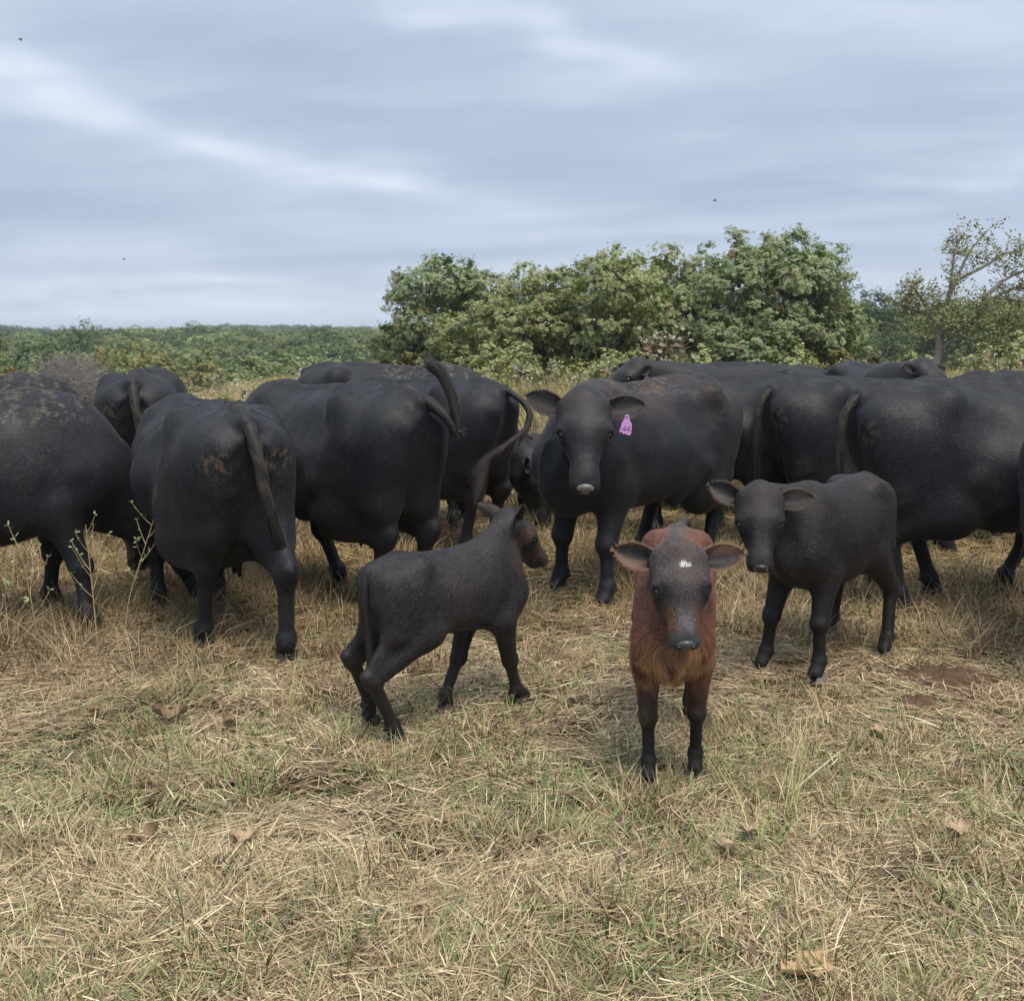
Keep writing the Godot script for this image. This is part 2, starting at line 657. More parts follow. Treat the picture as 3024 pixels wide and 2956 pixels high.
func plan(d: Dictionary, feet: Array, poll: Vector3, face: Vector3, up: Vector3, cell: float, opt := {}) -> Dictionary:
	# feet: left hind, right hind, left fore, right fore; each a Vector3 on the ground or a dictionary with its own joints
	var b := Body.new()
	b.cell = cell
	var rows: Array = d.rows.duplicate(true)
	var fat: float = opt.get("fat", 0.0)
	for r: Array in rows:
		var m := exp(-pow((r[0] - 0.0) / (0.35 * d.hs + 0.02), 2.0))
		r[2] -= opt.get("deep", fat) * m
		r[3] += fat * 0.5 * m
	b.trunk(rows)
	var k: float = d.k
	var zz := Vector3(0, 0, 1)
	var hs: float = d.hs * opt.get("head", 1.0)
	var lg: float = opt.get("leg", 1.0)
	if lg != 1.0:
		d = d.duplicate()
		for key: String in ["hock_r", "can_r", "fet_r", "knee_r", "elbow_r", "stifle_r", "butt2_r"]:
			d[key] *= lg if key not in ["elbow_r", "stifle_r", "butt2_r"] else 1.0 + (lg - 1.0) * 0.6
	var hoofs := []
	for s in 2:
		var sd := -1.0 if s == 0 else 1.0
		var m := Vector3(1, 1, sd)
		# ---- hind leg
		var g: Dictionary = feet[s] if feet[s] is Dictionary else {"f": feet[s]}
		var f: Vector3 = g.f
		var hip: Vector3 = d.hip * m
		var off: Vector3 = f - d.rest_h * m
		off.y = 0
		var stifle: Vector3 = hip + d.stifle * m + off * 0.35
		var hock: Vector3 = g.get("hock", f + Vector3(d.hock_back, d.hock_h, 0) - off * 0.18)
		var fet: Vector3 = g.get("fet", f + Vector3(-0.012, d.fet_h, 0))
		b.limb(hip, stifle, d.hip_r, d.stifle_r, k, zz, 1.35)
		b.limb(d.butt * m, d.butt2 * m + off * 0.25, d.butt_r, d.butt2_r, k)
		b.limb(d.butt2 * m + off * 0.25, hock + Vector3(-0.02, 0.06, 0) * d.hs, d.butt2_r * (0.88 if d.hs > 0.9 else 0.72), d.hock_r * (0.82 if d.hs > 0.9 else 0.62), k * 0.7, zz, 1.2)
		b.limb(stifle, hock, d.stifle_r * 0.92, d.hock_r * 0.92, k * 0.7, zz, 1.2)
		b.ball(hock + Vector3(-0.005, 0.0, 0), d.hock_r, k * 0.3, zz, 1.2)
		b.ball(hock + Vector3(-0.055, 0.045, 0) * d.hs, d.hock_r * 0.62, k * 0.35)
		b.limb(hock, fet, d.can_r * 1.12, d.can_r, k * 0.3)
		b.ball(fet, d.fet_r, k * 0.25)
		var tow: Vector3 = g.get("toe", f + Vector3(d.toe * 0.5, d.toe, 0))
		b.limb(fet, tow, d.fet_r * 0.88, d.fet_r * 0.98, k * 0.2)
		for q: float in [-0.5, 0.5]:
			b.ball(fet + Vector3(-d.fet_r * 0.9, -d.fet_r * 0.5, q * d.fet_r), d.fet_r * 0.3, k * 0.1)
		hoofs.append([f, g.get("tilt", 0.0), d.fet_r])
		b.ball(d.hook * m, d.hook_r, k * 1.6)
		b.ball(d.pin * m, d.pin_r, k * 0.7)
	for s in 2:
		var sd := -1.0 if s == 0 else 1.0
		var m := Vector3(1, 1, sd)
		# ---- fore leg
		var g: Dictionary = feet[s + 2] if feet[s + 2] is Dictionary else {"f": feet[s + 2]}
		var f: Vector3 = g.f
		var off: Vector3 = f - d.rest_f * m
		off.y = 0
		var elbow: Vector3 = d.elbow * m + off * 0.15
		var knee: Vector3 = g.get("knee", Vector3(f.x, f.y + d.knee_h, f.z) + Vector3(0.012 * d.hs, 0, 0) - off * 0.40)
		var fet: Vector3 = g.get("fet", f + Vector3(-0.008, d.ffet_h, 0) - off * 0.08)
		b.limb(d.sh_top * m, d.sh_pt * m + off * 0.05, d.sh_r * 0.85, d.sh_r, k * 1.1, zz, 1.5)
		b.limb(d.sh_pt * m, elbow, d.sh_r * 0.85, d.elbow_r, k, zz, 1.3)
		b.limb(elbow, knee, d.elbow_r * 0.92, d.knee_r * 0.92, k * 0.6)
		b.ball(knee + Vector3(0.006, 0, 0), d.knee_r, k * 0.3)
		b.limb(knee, fet, d.can_r * 1.05, d.can_r * 0.95, k * 0.3)
		b.ball(fet, d.fet_r, k * 0.25)
		var tow: Vector3 = g.get("toe", f + Vector3(d.toe * 0.5, d.toe, 0))
		b.limb(fet, tow, d.fet_r * 0.88, d.fet_r * 1.0, k * 0.2)
		for q: float in [-0.5, 0.5]:
			b.ball(fet + Vector3(-d.fet_r * 0.9, -d.fet_r * 0.5, q * d.fet_r), d.fet_r * 0.3, k * 0.1)
		hoofs.append([f, g.get("tilt", 0.0), d.fet_r])
	# ---- tail root and spine ridge
	if d.hs > 0.9:
		b.limb(Vector3(-0.60, 1.30, 0), Vector3(-0.83, 1.245, 0), 0.03, 0.05, 0.07)
		b.limb(Vector3(-0.45, 1.315, 0), Vector3(0.35, 1.27, 0), 0.022, 0.022, 0.07)
		for sd: float in [-1.0, 1.0]:
			# hollow of the flank, groove behind the shoulder, fold before the thigh, cleft under the tail
			b.ball(Vector3(-0.20, 1.12, sd * 0.395), 0.14, 0.14, Vector3.ZERO, 1.0, true)
			b.limb(Vector3(-0.25, 1.02, sd * 0.43), Vector3(-0.20, 0.72, sd * 0.43), 0.075, 0.075, 0.12, Vector3.ZERO, 1.0, true)
			b.limb(Vector3(0.27, 1.02, sd * 0.41), Vector3(0.30, 0.70, sd * 0.42), 0.06, 0.06, 0.14, Vector3.ZERO, 1.0, true)
			b.limb(Vector3(-0.27, 0.78, sd * 0.27), Vector3(-0.06, 0.57, sd * 0.22), 0.05, 0.03, 0.10)
			b.limb(Vector3(0.40, 1.20, sd * 0.15), Vector3(0.58, 0.90, sd * 0.23), 0.03, 0.05, 0.08)
		b.limb(Vector3(-0.90, 1.05, 0), Vector3(-0.84, 0.66, 0), 0.05, 0.07, 0.09, Vector3.ZERO, 1.0, true)
		if opt.get("udder", true):
			b.ball(Vector3(-0.40, 0.56, 0), 0.13, 0.10)
			for q in 4:
				var tp := Vector3(-0.36 - 0.09 * (q & 1), 0.44, 0.05 * (1 if q > 1 else -1))
				b.limb(tp, tp - Vector3(0, 0.05, 0), 0.018, 0.013, 0.02)
	else:
		b.limb(Vector3(-0.30, 0.765, 0), Vector3(-0.395, 0.735, 0), 0.015, 0.024, 0.04)
	# ---- neck and head
	var x := face.normalized()
	var z := x.cross(up).normalized()
	var y := z.cross(x)
	var h := Transform3D(Basis(x * hs, y * hs, z * hs), poll)
	b.limb(d.crest, h * Vector3(-0.05, -0.02, 0), d.crest_r, d.crest2, k, zz, 1.15)
	b.limb(d.neck, h * Vector3(0.03, -0.085, 0), d.neck_r, d.neck2, k * 1.1, zz, 1.3)
	b.limb(d.brisket, h * Vector3(0.14, -0.14, 0), d.brisket_r, d.throat2, d.dew, zz, 1.25)
	var q := 0.055 * hs
	var sn: float = 1.0 if hs > 0.9 else 0.86
	var mx := 0.20 + 0.26 * sn
	b.limb(h * Vector3(0.015, -0.012, 0), h * Vector3(0.17, -0.004, 0), 0.10 * hs, 0.095 * hs, q)
	for s: float in [-1.0, 1.0]:
		b.limb(h * Vector3(0.015, -0.01, s * 0.074), h * Vector3(0.15, -0.02, s * 0.080), 0.078 * hs, 0.070 * hs, q)
		# brow, eyelids, cheek, side of the nose, lips
		b.limb(h * Vector3(0.13, 0.03, s * 0.085), h * Vector3(0.175, 0.022, s * 0.122), 0.034 * hs, 0.030 * hs, q * 0.6)
		b.limb(h * Vector3(0.205, 0.0, s * 0.100), h * Vector3(0.225, -0.03, s * 0.085), 0.030 * hs, 0.030 * hs, q * 0.6)
		b.limb(h * Vector3(0.07, -0.12, s * 0.058), h * Vector3(0.25, -0.105, s * 0.040), 0.074 * hs, 0.048 * hs, q)
		b.limb(h * Vector3(0.16, -0.01, s * 0.030), h * Vector3(mx - 0.05, -0.045, s * 0.016), 0.078 * hs, 0.050 * hs, q)
		b.limb(h * Vector3(mx - 0.055, -0.050, s * 0.032), h * Vector3(mx, -0.055, s * 0.036), 0.046 * hs, 0.046 * hs, q * 0.6)
		b.limb(h * Vector3(mx - 0.08, -0.088, s * 0.030), h * Vector3(mx - 0.015, -0.090, s * 0.030), 0.032 * hs, 0.030 * hs, q * 0.5)
	b.ball(h * Vector3(-0.04, 0.012, 0), 0.058 * hs, q)
	b.limb(h * Vector3(0.16, -0.13, 0), h * Vector3(mx - 0.04, -0.105, 0), 0.058 * hs, 0.036 * hs, q)
	b.ball(h * Vector3(mx - 0.022, -0.112, 0), 0.036 * hs, q * 0.5)
	for s: float in [-1.0, 1.0]:
		b.ball(h * Vector3(0.190, 0.016, s * 0.138), 0.024 * hs, 0.010 * hs, Vector3.ZERO, 1.0, true)
		b.limb(h * Vector3(mx + 0.045, -0.022, s * 0.048), h * Vector3(mx + 0.055, -0.045, s * 0.030), 0.013 * hs, 0.010 * hs, 0.010 * hs, Vector3.ZERO, 1.0, true)
		b.limb(h * Vector3(mx + 0.02, -0.092, s * 0.01), h * Vector3(mx - 0.07, -0.080, s * 0.085), 0.007 * hs, 0.006 * hs, 0.01 * hs, Vector3.ZERO, 1.0, true)
	fields.append(b)
	return {"body": b, "head": h, "mx": mx, "hoofs": hoofs, "d": d, "hs": hs}


func coat_color(kind: String, p: Vector3, n: Vector3, hl: Vector3, calf: bool) -> Color:
	var a := noise.get_noise_3d(p.x * 2.2, p.y * 2.2, p.z * 2.2 + 9.0)
	var f := fine.get_noise_3d(p.x * 26.0, p.y * 26.0, p.z * 26.0)
	var on_head := hl.x > -0.1 and hl.length() < 0.75 and hl.y > -0.2 - 0.1 * hl.x
	var c := Color(0.0125, 0.0145, 0.0205)
	if kind == "cow" or kind == "cow_dirty" or kind == "cow_rusty" or kind == "cow_seeds":
		c = c.lerp(Color(0.032, 0.026, 0.026), clampf(a * 1.0 - 0.08, 0.0, 1.0))
		if kind == "cow_rusty":
			var t := smoothstep(1.02, 1.28, p.y) * clampf(0.25 + a * 1.6 + f * 0.3, 0.0, 1.0)
			c = c.lerp(Color(0.11, 0.05, 0.030), t * 0.55)
		# grit and seed on the back
		if p.y > 1.1 and (kind == "cow_seeds" or kind == "cow_rusty"):
			var cover := smoothstep(1.12, 1.22, p.y) * (1.0 - smoothstep(0.05, 0.25, absf(p.x - 0.30) - 0.25)) if kind == "cow_seeds" else smoothstep(1.2, 1.27, p.y) * (1.0 - smoothstep(0.0, 0.3, absf(p.x - 0.15) - 0.25))
			var w := fine.get_noise_3d(p.x * 38.0, p.y * 38.0, p.z * 38.0)
			if w > 0.36 - 0.1 * a:
				c = c.lerp(Color(0.20, 0.165, 0.125), 0.6 * cover)
		if kind == "cow_dirty":
			var e := Vector3(p.x + 0.84, (p.y - 1.06) * 1.3, absf(p.z) - 0.15).length()
			var t := (1.0 - smoothstep(0.04, 0.13, e)) * smoothstep(-0.15, 0.25, f + a * 0.3)
			c = c.lerp(Color(0.15, 0.115, 0.065), t * 0.85)
			var t2 := (1.0 - smoothstep(0.05, 0.16, Vector3(p.x + 0.75, (p.y - 0.9) * 0.5, absf(p.z) - 0.12).length())) * smoothstep(0.0, 0.4, f)
			c = c.lerp(Color(0.06, 0.04, 0.034), t2 * 0.6)
	elif kind == "calf_grey":
		c = Color(0.034, 0.032, 0.036).lerp(Color(0.050, 0.042, 0.042), clampf(a + 0.2, 0.0, 1.0))
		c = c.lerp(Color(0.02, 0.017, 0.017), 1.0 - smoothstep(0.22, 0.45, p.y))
		if on_head and hl.x > 0.05:
			c = c.lerp(Color(0.085, 0.05, 0.034), smoothstep(0.0, 0.12, absf(hl.z)) * 0.8 * (1.0 - smoothstep(0.36, 0.46, hl.x)))
	elif kind == "calf_black":
		c = Color(0.021, 0.018, 0.0195).lerp(Color(0.036, 0.027, 0.026), clampf(a + 0.1, 0.0, 1.0))
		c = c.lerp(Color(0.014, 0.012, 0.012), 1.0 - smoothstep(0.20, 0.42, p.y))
		if on_head:
			c = c.lerp(Color(0.05, 0.048, 0.054), smoothstep(0.17, 0.25, hl.x) * smoothstep(-0.02, 0.02, hl.y + 0.04) * (1.0 - smoothstep(0.03, 0.06, absf(hl.z))))
	elif kind == "calf_brown":
		c = Color(0.175, 0.072, 0.046).lerp(Color(0.115, 0.046, 0.030), clampf(a + 0.3, 0.0, 1.0))
		# chest and throat, tan and dark by turns
		var ch := smoothstep(0.25, 0.34, p.x) * (1.0 - smoothstep(0.42, 0.58, p.y + a * 0.10))
		c = c.lerp(Color(0.38, 0.215, 0.10).lerp(Color(0.10, 0.05, 0.028), smoothstep(-0.10, 0.30, fine.get_noise_3d(p.x * 9.0, p.y * 8.0, p.z * 22.0))), ch)
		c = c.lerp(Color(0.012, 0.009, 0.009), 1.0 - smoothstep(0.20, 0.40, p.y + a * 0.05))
		# grey sheen along the spine, painted into the coat colour
		c = c.lerp(Color(0.075, 0.06, 0.06), smoothstep(0.70, 0.78, p.y) * (1.0 - smoothstep(0.01, 0.05, absf(p.z))))
		if on_head:
			var face := Color(0.070, 0.052, 0.053)
			face = face.lerp(Color(0.135, 0.12, 0.13), smoothstep(0.22, 0.30, hl.x) * (1.0 - smoothstep(0.03, 0.06, absf(hl.z))) * smoothstep(-0.05, 0.0, hl.y))
			face = face.lerp(Color(0.15, 0.07, 0.038), smoothstep(0.24, 0.32, hl.x) * smoothstep(0.035, 0.06, absf(hl.z)) * (1.0 - smoothstep(0.39, 0.43, hl.x)))
			face = face.lerp(Color(0.012, 0.010, 0.011), (1.0 - smoothstep(0.02, 0.055, Vector2(hl.x - 0.20, (absf(hl.z) - 0.115) * 0.8).length())))
			face = face.lerp(Color(0.07, 0.077, 0.084), smoothstep(0.40, 0.43, hl.x))
			c = c.lerp(face, smoothstep(-0.10, -0.02, hl.x) * (1.0 - smoothstep(0.10, 0.14, -hl.y)))
			if Vector2(hl.x - 0.075, hl.z + 0.012).length() < 0.017 + 0.005 * sin(hl.z * 200.0) and hl.y > 0.0:
				c = Color(0.75, 0.74, 0.70)
	if on_head and kind.begins_with("cow"):
		c = c.lerp(Color(0.027, 0.028, 0.032), smoothstep(-0.04, 0.0, hl.y) * 0.4)  # sheen on the front of the face, painted as a lighter coat
	if on_head and kind != "calf_brown":
		c = c.lerp(Color(0.007, 0.006, 0.007), 0.85 * (1.0 - smoothstep(0.02, 0.065, Vector2(hl.x - 0.20, (absf(hl.z) - 0.115) * 0.8).length())))
	return c * (1.0 + f * 0.16)


func dress(o: Node3D, pl: Dictionary, kind: String, opt := {}) -> void:
	var b: Body = pl.body
	var h: Transform3D = pl.head
	var hi := h.affine_inverse()
	var calf: bool = pl.d.hs < 0.9
	var col := PackedColorArray()
	var vs := PackedVector3Array()
	var bump := 0.004 if not calf else 0.0015
	for i in b.verts.size():
		var p := b.verts[i]
		var n := b.norms[i]
		var hl := hi * p
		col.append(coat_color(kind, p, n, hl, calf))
		var away := smoothstep(0.35, 0.6, p.y)
		vs.append(p + n * (noise.get_noise_3d(p.x * 3.6, p.y * 3.6, p.z * 3.6 + b.x0 * 50.0) * bump * 2.0 * away))
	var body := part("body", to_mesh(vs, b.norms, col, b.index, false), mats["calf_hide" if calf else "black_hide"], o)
	var hs: float = pl.hs
	# ---- hooves
	for q: Array in pl.hoofs:
		var m := part("hoof", hoof_mesh(q[2], opt.get("hoof_color", Color(0.035, 0.03, 0.028))), mats["hoof"], o)
		m.position = q[0]
		m.rotation.z = q[1]
	# ---- ears
	for s: float in [-1.0, 1.0]:
		var out_dir: Vector3 = opt.get("ear_left" if s < 0.0 else "ear_right", Vector3(-0.12, -0.05, s))
		var e := (h.basis.orthonormalized() * out_dir).normalized()
		var own: String = "ear_l" if s < 0.0 else "ear_r"
		if opt.has(own):
			e = (opt[own] as Vector3).normalized()
		var f: Vector3 = h.basis.orthonormalized() * opt.get("ear_open", Vector3(0.25, 0.9, 0.0))
		if opt.has(own + "_open"):
			f = opt[own + "_open"]
		f = (f - e * f.dot(e)).normalized()
		var er := part("ear", ear_mesh(hs * opt.get("ear_size", 1.0), opt.get("ear_in", Color(0.022, 0.018, 0.018)), opt.get("ear_edge", Color(0.06, 0.045, 0.035)), opt.get("ear_back", Color(0.024, 0.022, 0.023)), calf), mats["hair"], o)
		er.transform = Transform3D(Basis(e, f, e.cross(f)), h * Vector3(0.015, 0.0, s * 0.112))
		if opt.has("tag") and s < 0.0:
			ear_tag(o, er.transform * Vector3(0.12, 0.03, 0.0) + Vector3(0, -0.055, 0) + (opt.get("tag_shift", Vector3.ZERO) as Vector3), opt)
	# ---- eyes
	for s: float in [-1.0, 1.0]:
		var e := part("eye", ellipsoid(Vector3(0.027, 0.023, 0.021) * hs, Color(0.006, 0.005, 0.005)), mats["eye"], o)
		e.transform = Transform3D(h.basis.orthonormalized(), h * Vector3(0.190, 0.014, s * 0.121))
	# ---- nose
	var nose := part("nose", ellipsoid(Vector3(0.026, 0.042, 0.058) * hs, opt.get("nose", Color(0.03, 0.03, 0.032))), mats["wet_nose"], o)
	nose.transform = Transform3D(h.basis.orthonormalized(), h * Vector3(float(pl.mx) + 0.026, -0.044, 0))
	for s: float in [-1.0, 1.0]:
		var e := part("nostril", ellipsoid(Vector3(0.012, 0.013, 0.015) * hs, Color(0.004, 0.004, 0.004)), mats["wet_nose"], nose)
		e.position = Vector3(0.018, 0.012, s * 0.034) * hs
	# ---- tail
	var tail: Array = opt.tail
	var tr: float = opt.get("tail_r", 0.042 if not calf else 0.024)
	var t := part("tail", tube(tail, tr, tr * opt.get("tail_tip", 0.4), 10, opt.get("tail_color", Color(0.024, 0.022, 0.022)), opt.get("tail_dirt", 0.0)), mats["black_hide" if not calf else "calf_hide"], o)
	part("switch", switch_mesh(tail, opt.get("switch_len", 0.32 if not calf else 0.16), opt.get("switch_from", 0.25), tr, opt.get("switch_color", Color(0.02, 0.018, 0.018)), opt.get("switch_n", 800), opt.get("switch_spread", 1.0), opt.get("switch_drop", -1.0)), mats["hair"], t)
	# ---- standing hair
	if opt.has("hair"):
		var hh: Dictionary = opt.hair
		part("coat_hair", hair_mesh(b, vs, col, hh, h), mats["hair" if calf else "cow_hair"], o, "stuff")
	body.set_meta("kind", "")
	body.remove_meta("kind")


func ellipsoid(r: Vector3, c: Color) -> ArrayMesh:
	var v := PackedVector3Array()
	var n := PackedVector3Array()
	var cl := PackedColorArray()
	var ix := PackedInt32Array()
	for j in 9:
		for i in 13:
			var a := i / 12.0 * TAU
			var e := (j / 8.0 - 0.5) * PI
			var d := Vector3(sin(e), cos(e) * cos(a), cos(e) * sin(a))
			v.append(d * r)
			n.append((d / r).normalized())
			cl.append(c)
	for j in 8:
		for i in 12:
			var a := j * 13 + i
			ix.append_array([a, a + 1, a + 13, a + 1, a + 14, a + 13])
	return to_mesh(v, n, cl, ix)


func hoof_mesh(r: float, c: Color) -> ArrayMesh:
	# two claws side by side, each a wedge with a rounded toe
	var v := PackedVector3Array()
	var n := PackedVector3Array()
	var cl := PackedColorArray()
	var ix := PackedInt32Array()
	var ln := r * 2.3
	for s: float in [-1.0, 1.0]:
		var z0 := s * r * 0.56
		var base := v.size()
		for j in 4:
			var t := j / 3.0
			for i in 13:
				var a := i / 12.0 * TAU
				var hx := cos(a)
				var x := (hx * 0.5 + 0.18) * ln * lerpf(1.0, 0.72, t) - t * ln * 0.10
				var hgt := t * r * lerpf(1.0, 1.45, clampf(hx * 0.5 + 0.5, 0.0, 1.0))
				var z := sin(a) * r * 0.52 * lerpf(1.0, 0.9, t) * (1.0 - 0.35 * maxf(hx, 0.0) * maxf(hx, 0.0))
				v.append(Vector3(x, hgt, z0 + z))
				n.append(Vector3(hx, 0.35, sin(a)).normalized())
				cl.append(c * lerpf(1.25, 0.8, t))
		for j in 3:
			for i in 12:
				var a := base + j * 13 + i
				ix.append_array([a, a + 13, a + 1, a + 1, a + 13, a + 14])
		var top := v.size()
		v.append(Vector3(0.0, r * 1.25, z0))
		n.append(Vector3.UP)
		cl.append(c)
		for i in 12:
			ix.append_array([base + 39 + i, top, base + 40 + i])
	return to_mesh(v, n, cl, ix)


func ear_mesh(hs: float, inner: Color, edge: Color, back: Color, calf: bool) -> ArrayMesh:
	var ln := 0.215 * hs
	var wd := 0.118 * hs
	var v := PackedVector3Array()
	var n := PackedVector3Array()
	var cl := PackedColorArray()
	var ix := PackedInt32Array()
	var nu := 15
	var nv := 11
	for side in 2:
		for i in nu:
			var u := i / (nu - 1.0)
			var w := wd * 0.5 * (0.42 + 0.62 * sin(PI * clampf(u * 0.92, 0, 1)) ) * sqrt(maxf(1.0 - pow(u, 5.0), 0.0))
			for j in nv:
				var q := j / (nv - 1.0) * 2.0 - 1.0
				var cup := 0.40 * wd * (1.0 - u * 0.75) * (1.0 - q * q)
				var th := (0.0045 + 0.010 * (1.0 - u)) * hs * (1.0 - absf(q) * 0.7)
				var p := Vector3(u * ln - 0.012 * hs, -cup - (th if side == 1 else 0.0) + 0.10 * ln * u * u, q * w + 0.10 * wd * u)
				v.append(p)
				var slope := 2.0 * 0.40 * wd * (1.0 - u * 0.75) * q / maxf(w, 0.01)
				n.append((Vector3(0.1, 1, -slope) if side == 0 else Vector3(0.1, -1, slope)).normalized())
				var rim := maxf(smoothstep(0.72, 1.0, absf(q)), smoothstep(0.86, 1.0, u))
				if side == 0:
					var c := inner.lerp(edge, rim)
					if calf:
						c = c.lerp(edge, smoothstep(0.1, -0.75, q) * smoothstep(0.15, 0.5, u) * 0.9)
					cl.append(c)
				else:
					cl.append(back.lerp(edge, rim * 0.6))
	for side in 2:
		var base := side * nu * nv
		for i in nu - 1:
			for j in nv - 1:
				var a := base + i * nv + j
				ix.append_array([a, a + 1, a + nv, a + 1, a + nv + 1, a + nv])
	# hair along the rim and in the cup
	var r2 := RandomNumberGenerator.new()
	r2.seed = 5
	for q in 420:
		var i := r2.randi_range(2, nu - 1)
		var j: int = [0, nv - 1][r2.randi() % 2] if q < 240 else r2.randi_range(1, nv - 2)
		var p := v[i * nv + j] + Vector3(r2.randf_range(-0.5, 0.5), 0, r2.randf_range(-0.3, 0.3)) * 0.012 * hs
		var d := Vector3(r2.randf_range(0.3, 1.0), r2.randf_range(0.0, 0.5), signf(j - nv * 0.5) * r2.randf_range(0.2, 0.9) if q < 240 else r2.randf_range(-0.5, 0.5)).normalized()
		var l := r2.randf_range(0.008, 0.020) * hs
		var sidew := d.cross(Vector3.UP).normalized() * 0.0016 * hs
		var b := v.size()
		v.append_array([p - sidew, p + sidew, p + d * l])
		n.append_array([Vector3.UP, Vector3.UP, Vector3.UP])
		var c := cl[i * nv + j] * r2.randf_range(0.9, 1.6)
		cl.append_array([c, c, c])
		ix.append_array([b, b + 1, b + 2])
	return to_mesh(v, n, cl, ix)


func curve_points(pts: Array, count: int) -> PackedVector3Array:
	var o := PackedVector3Array()
	for i in count:
		var t := i / (count - 1.0) * (pts.size() - 1)
		var k := mini(int(t), pts.size() - 2)
		var f := t - k
		var a: Vector3 = pts[maxi(k - 1, 0)]
		var b: Vector3 = pts[k]
		var c: Vector3 = pts[k + 1]
		var d: Vector3 = pts[mini(k + 2, pts.size() - 1)]
		o.append(b.cubic_interpolate(c, a, d, f))
	return o


func tube(pts: Array, r0: float, r1: float, sides: int, c: Color, dirt := 0.0) -> ArrayMesh:
	var ps := curve_points(pts, 30)
	var v := PackedVector3Array()
	var n := PackedVector3Array()
	var cl := PackedColorArray()
	var ix := PackedInt32Array()
	var x := Vector3(0.13, 0.2, 1).normalized()
	for i in ps.size():
		var t := (ps[mini(i + 1, ps.size() - 1)] - ps[maxi(i - 1, 0)]).normalized()
		x = (x - t * x.dot(t)).normalized()
		var y := t.cross(x)
		var u := i / (ps.size() - 1.0)
		for j in sides + 1:
			var a := j * TAU / sides
			var d := x * cos(a) + y * sin(a)
			v.append(ps[i] + d * (lerpf(r0, r0 * 0.6, u / 0.25) if u < 0.25 else lerpf(r0 * 0.6, r1, (u - 0.25) / 0.75)) * (1.0 + 0.08 * sin(i * 1.7 + j)))
			n.append(d)
			var k := c
			if dirt > 0.0:
				k = c.lerp(Color(0.20, 0.16, 0.10), dirt * smoothstep(0.3, 0.5, u) * smoothstep(-0.2, 0.4, fine.get_noise_2d(i * 0.9, j * 1.3)))
			cl.append(k)
	for i in ps.size() - 1:
		for j in sides:
			var a := i * (sides + 1) + j
			ix.append_array([a, a + 1, a + sides + 1, a + 1, a + sides + 2, a + sides + 1])
	return to_mesh(v, n, cl, ix)


func switch_mesh(pts: Array, ln: float, from: float, r: float, c: Color, count: int, spread: float, drop := -1.0) -> ArrayMesh:
	if drop < 0.0:
		drop = 0.28 * spread
	var ps := curve_points(pts, 41)
	var v := PackedVector3Array()
	var n := PackedVector3Array()
	var cl := PackedColorArray()
	var q := RandomNumberGenerator.new()
	q.seed = 77
	for k in count:
		var u := lerpf(from, 1.0, sqrt(q.randf()))
		var i := clampi(int(u * 40.0), 1, 40)
		var t := (ps[i] - ps[i - 1]).normalized()
		var side := Vector3(q.randfn(), q.randfn(), q.randfn())
		side = (side - t * side.dot(t)).normalized()
		var p := ps[i] + side * r * 0.4
		var d := (t + side * q.randf_range(0.05, 0.35) * spread).normalized()
		var l := ln * q.randf_range(0.35, 1.0) * lerpf(0.3, 1.0, (u - from) / maxf(1.0 - from, 0.01))
		var w := side.cross(t).normalized() * 0.0022
		var cc := c * q.randf_range(0.7, 1.7)
		var prev := p
		for s in 3:
			var nx := prev + d * l / 3.0
			d = (d + Vector3(0, -drop, 0) + side * q.randf_range(-0.12, 0.1)).normalized()
			var w0 := w * (1.0 - s * 0.28)
			var w1 := w * (1.0 - (s + 1) * 0.28)
			v.append_array([prev - w0, prev + w0, nx + w1, prev - w0, nx + w1, nx - w1])
			for z in 6:
				n.append(side)
				cl.append(cc)
			prev = nx
	return to_mesh(v, n, cl, PackedInt32Array())


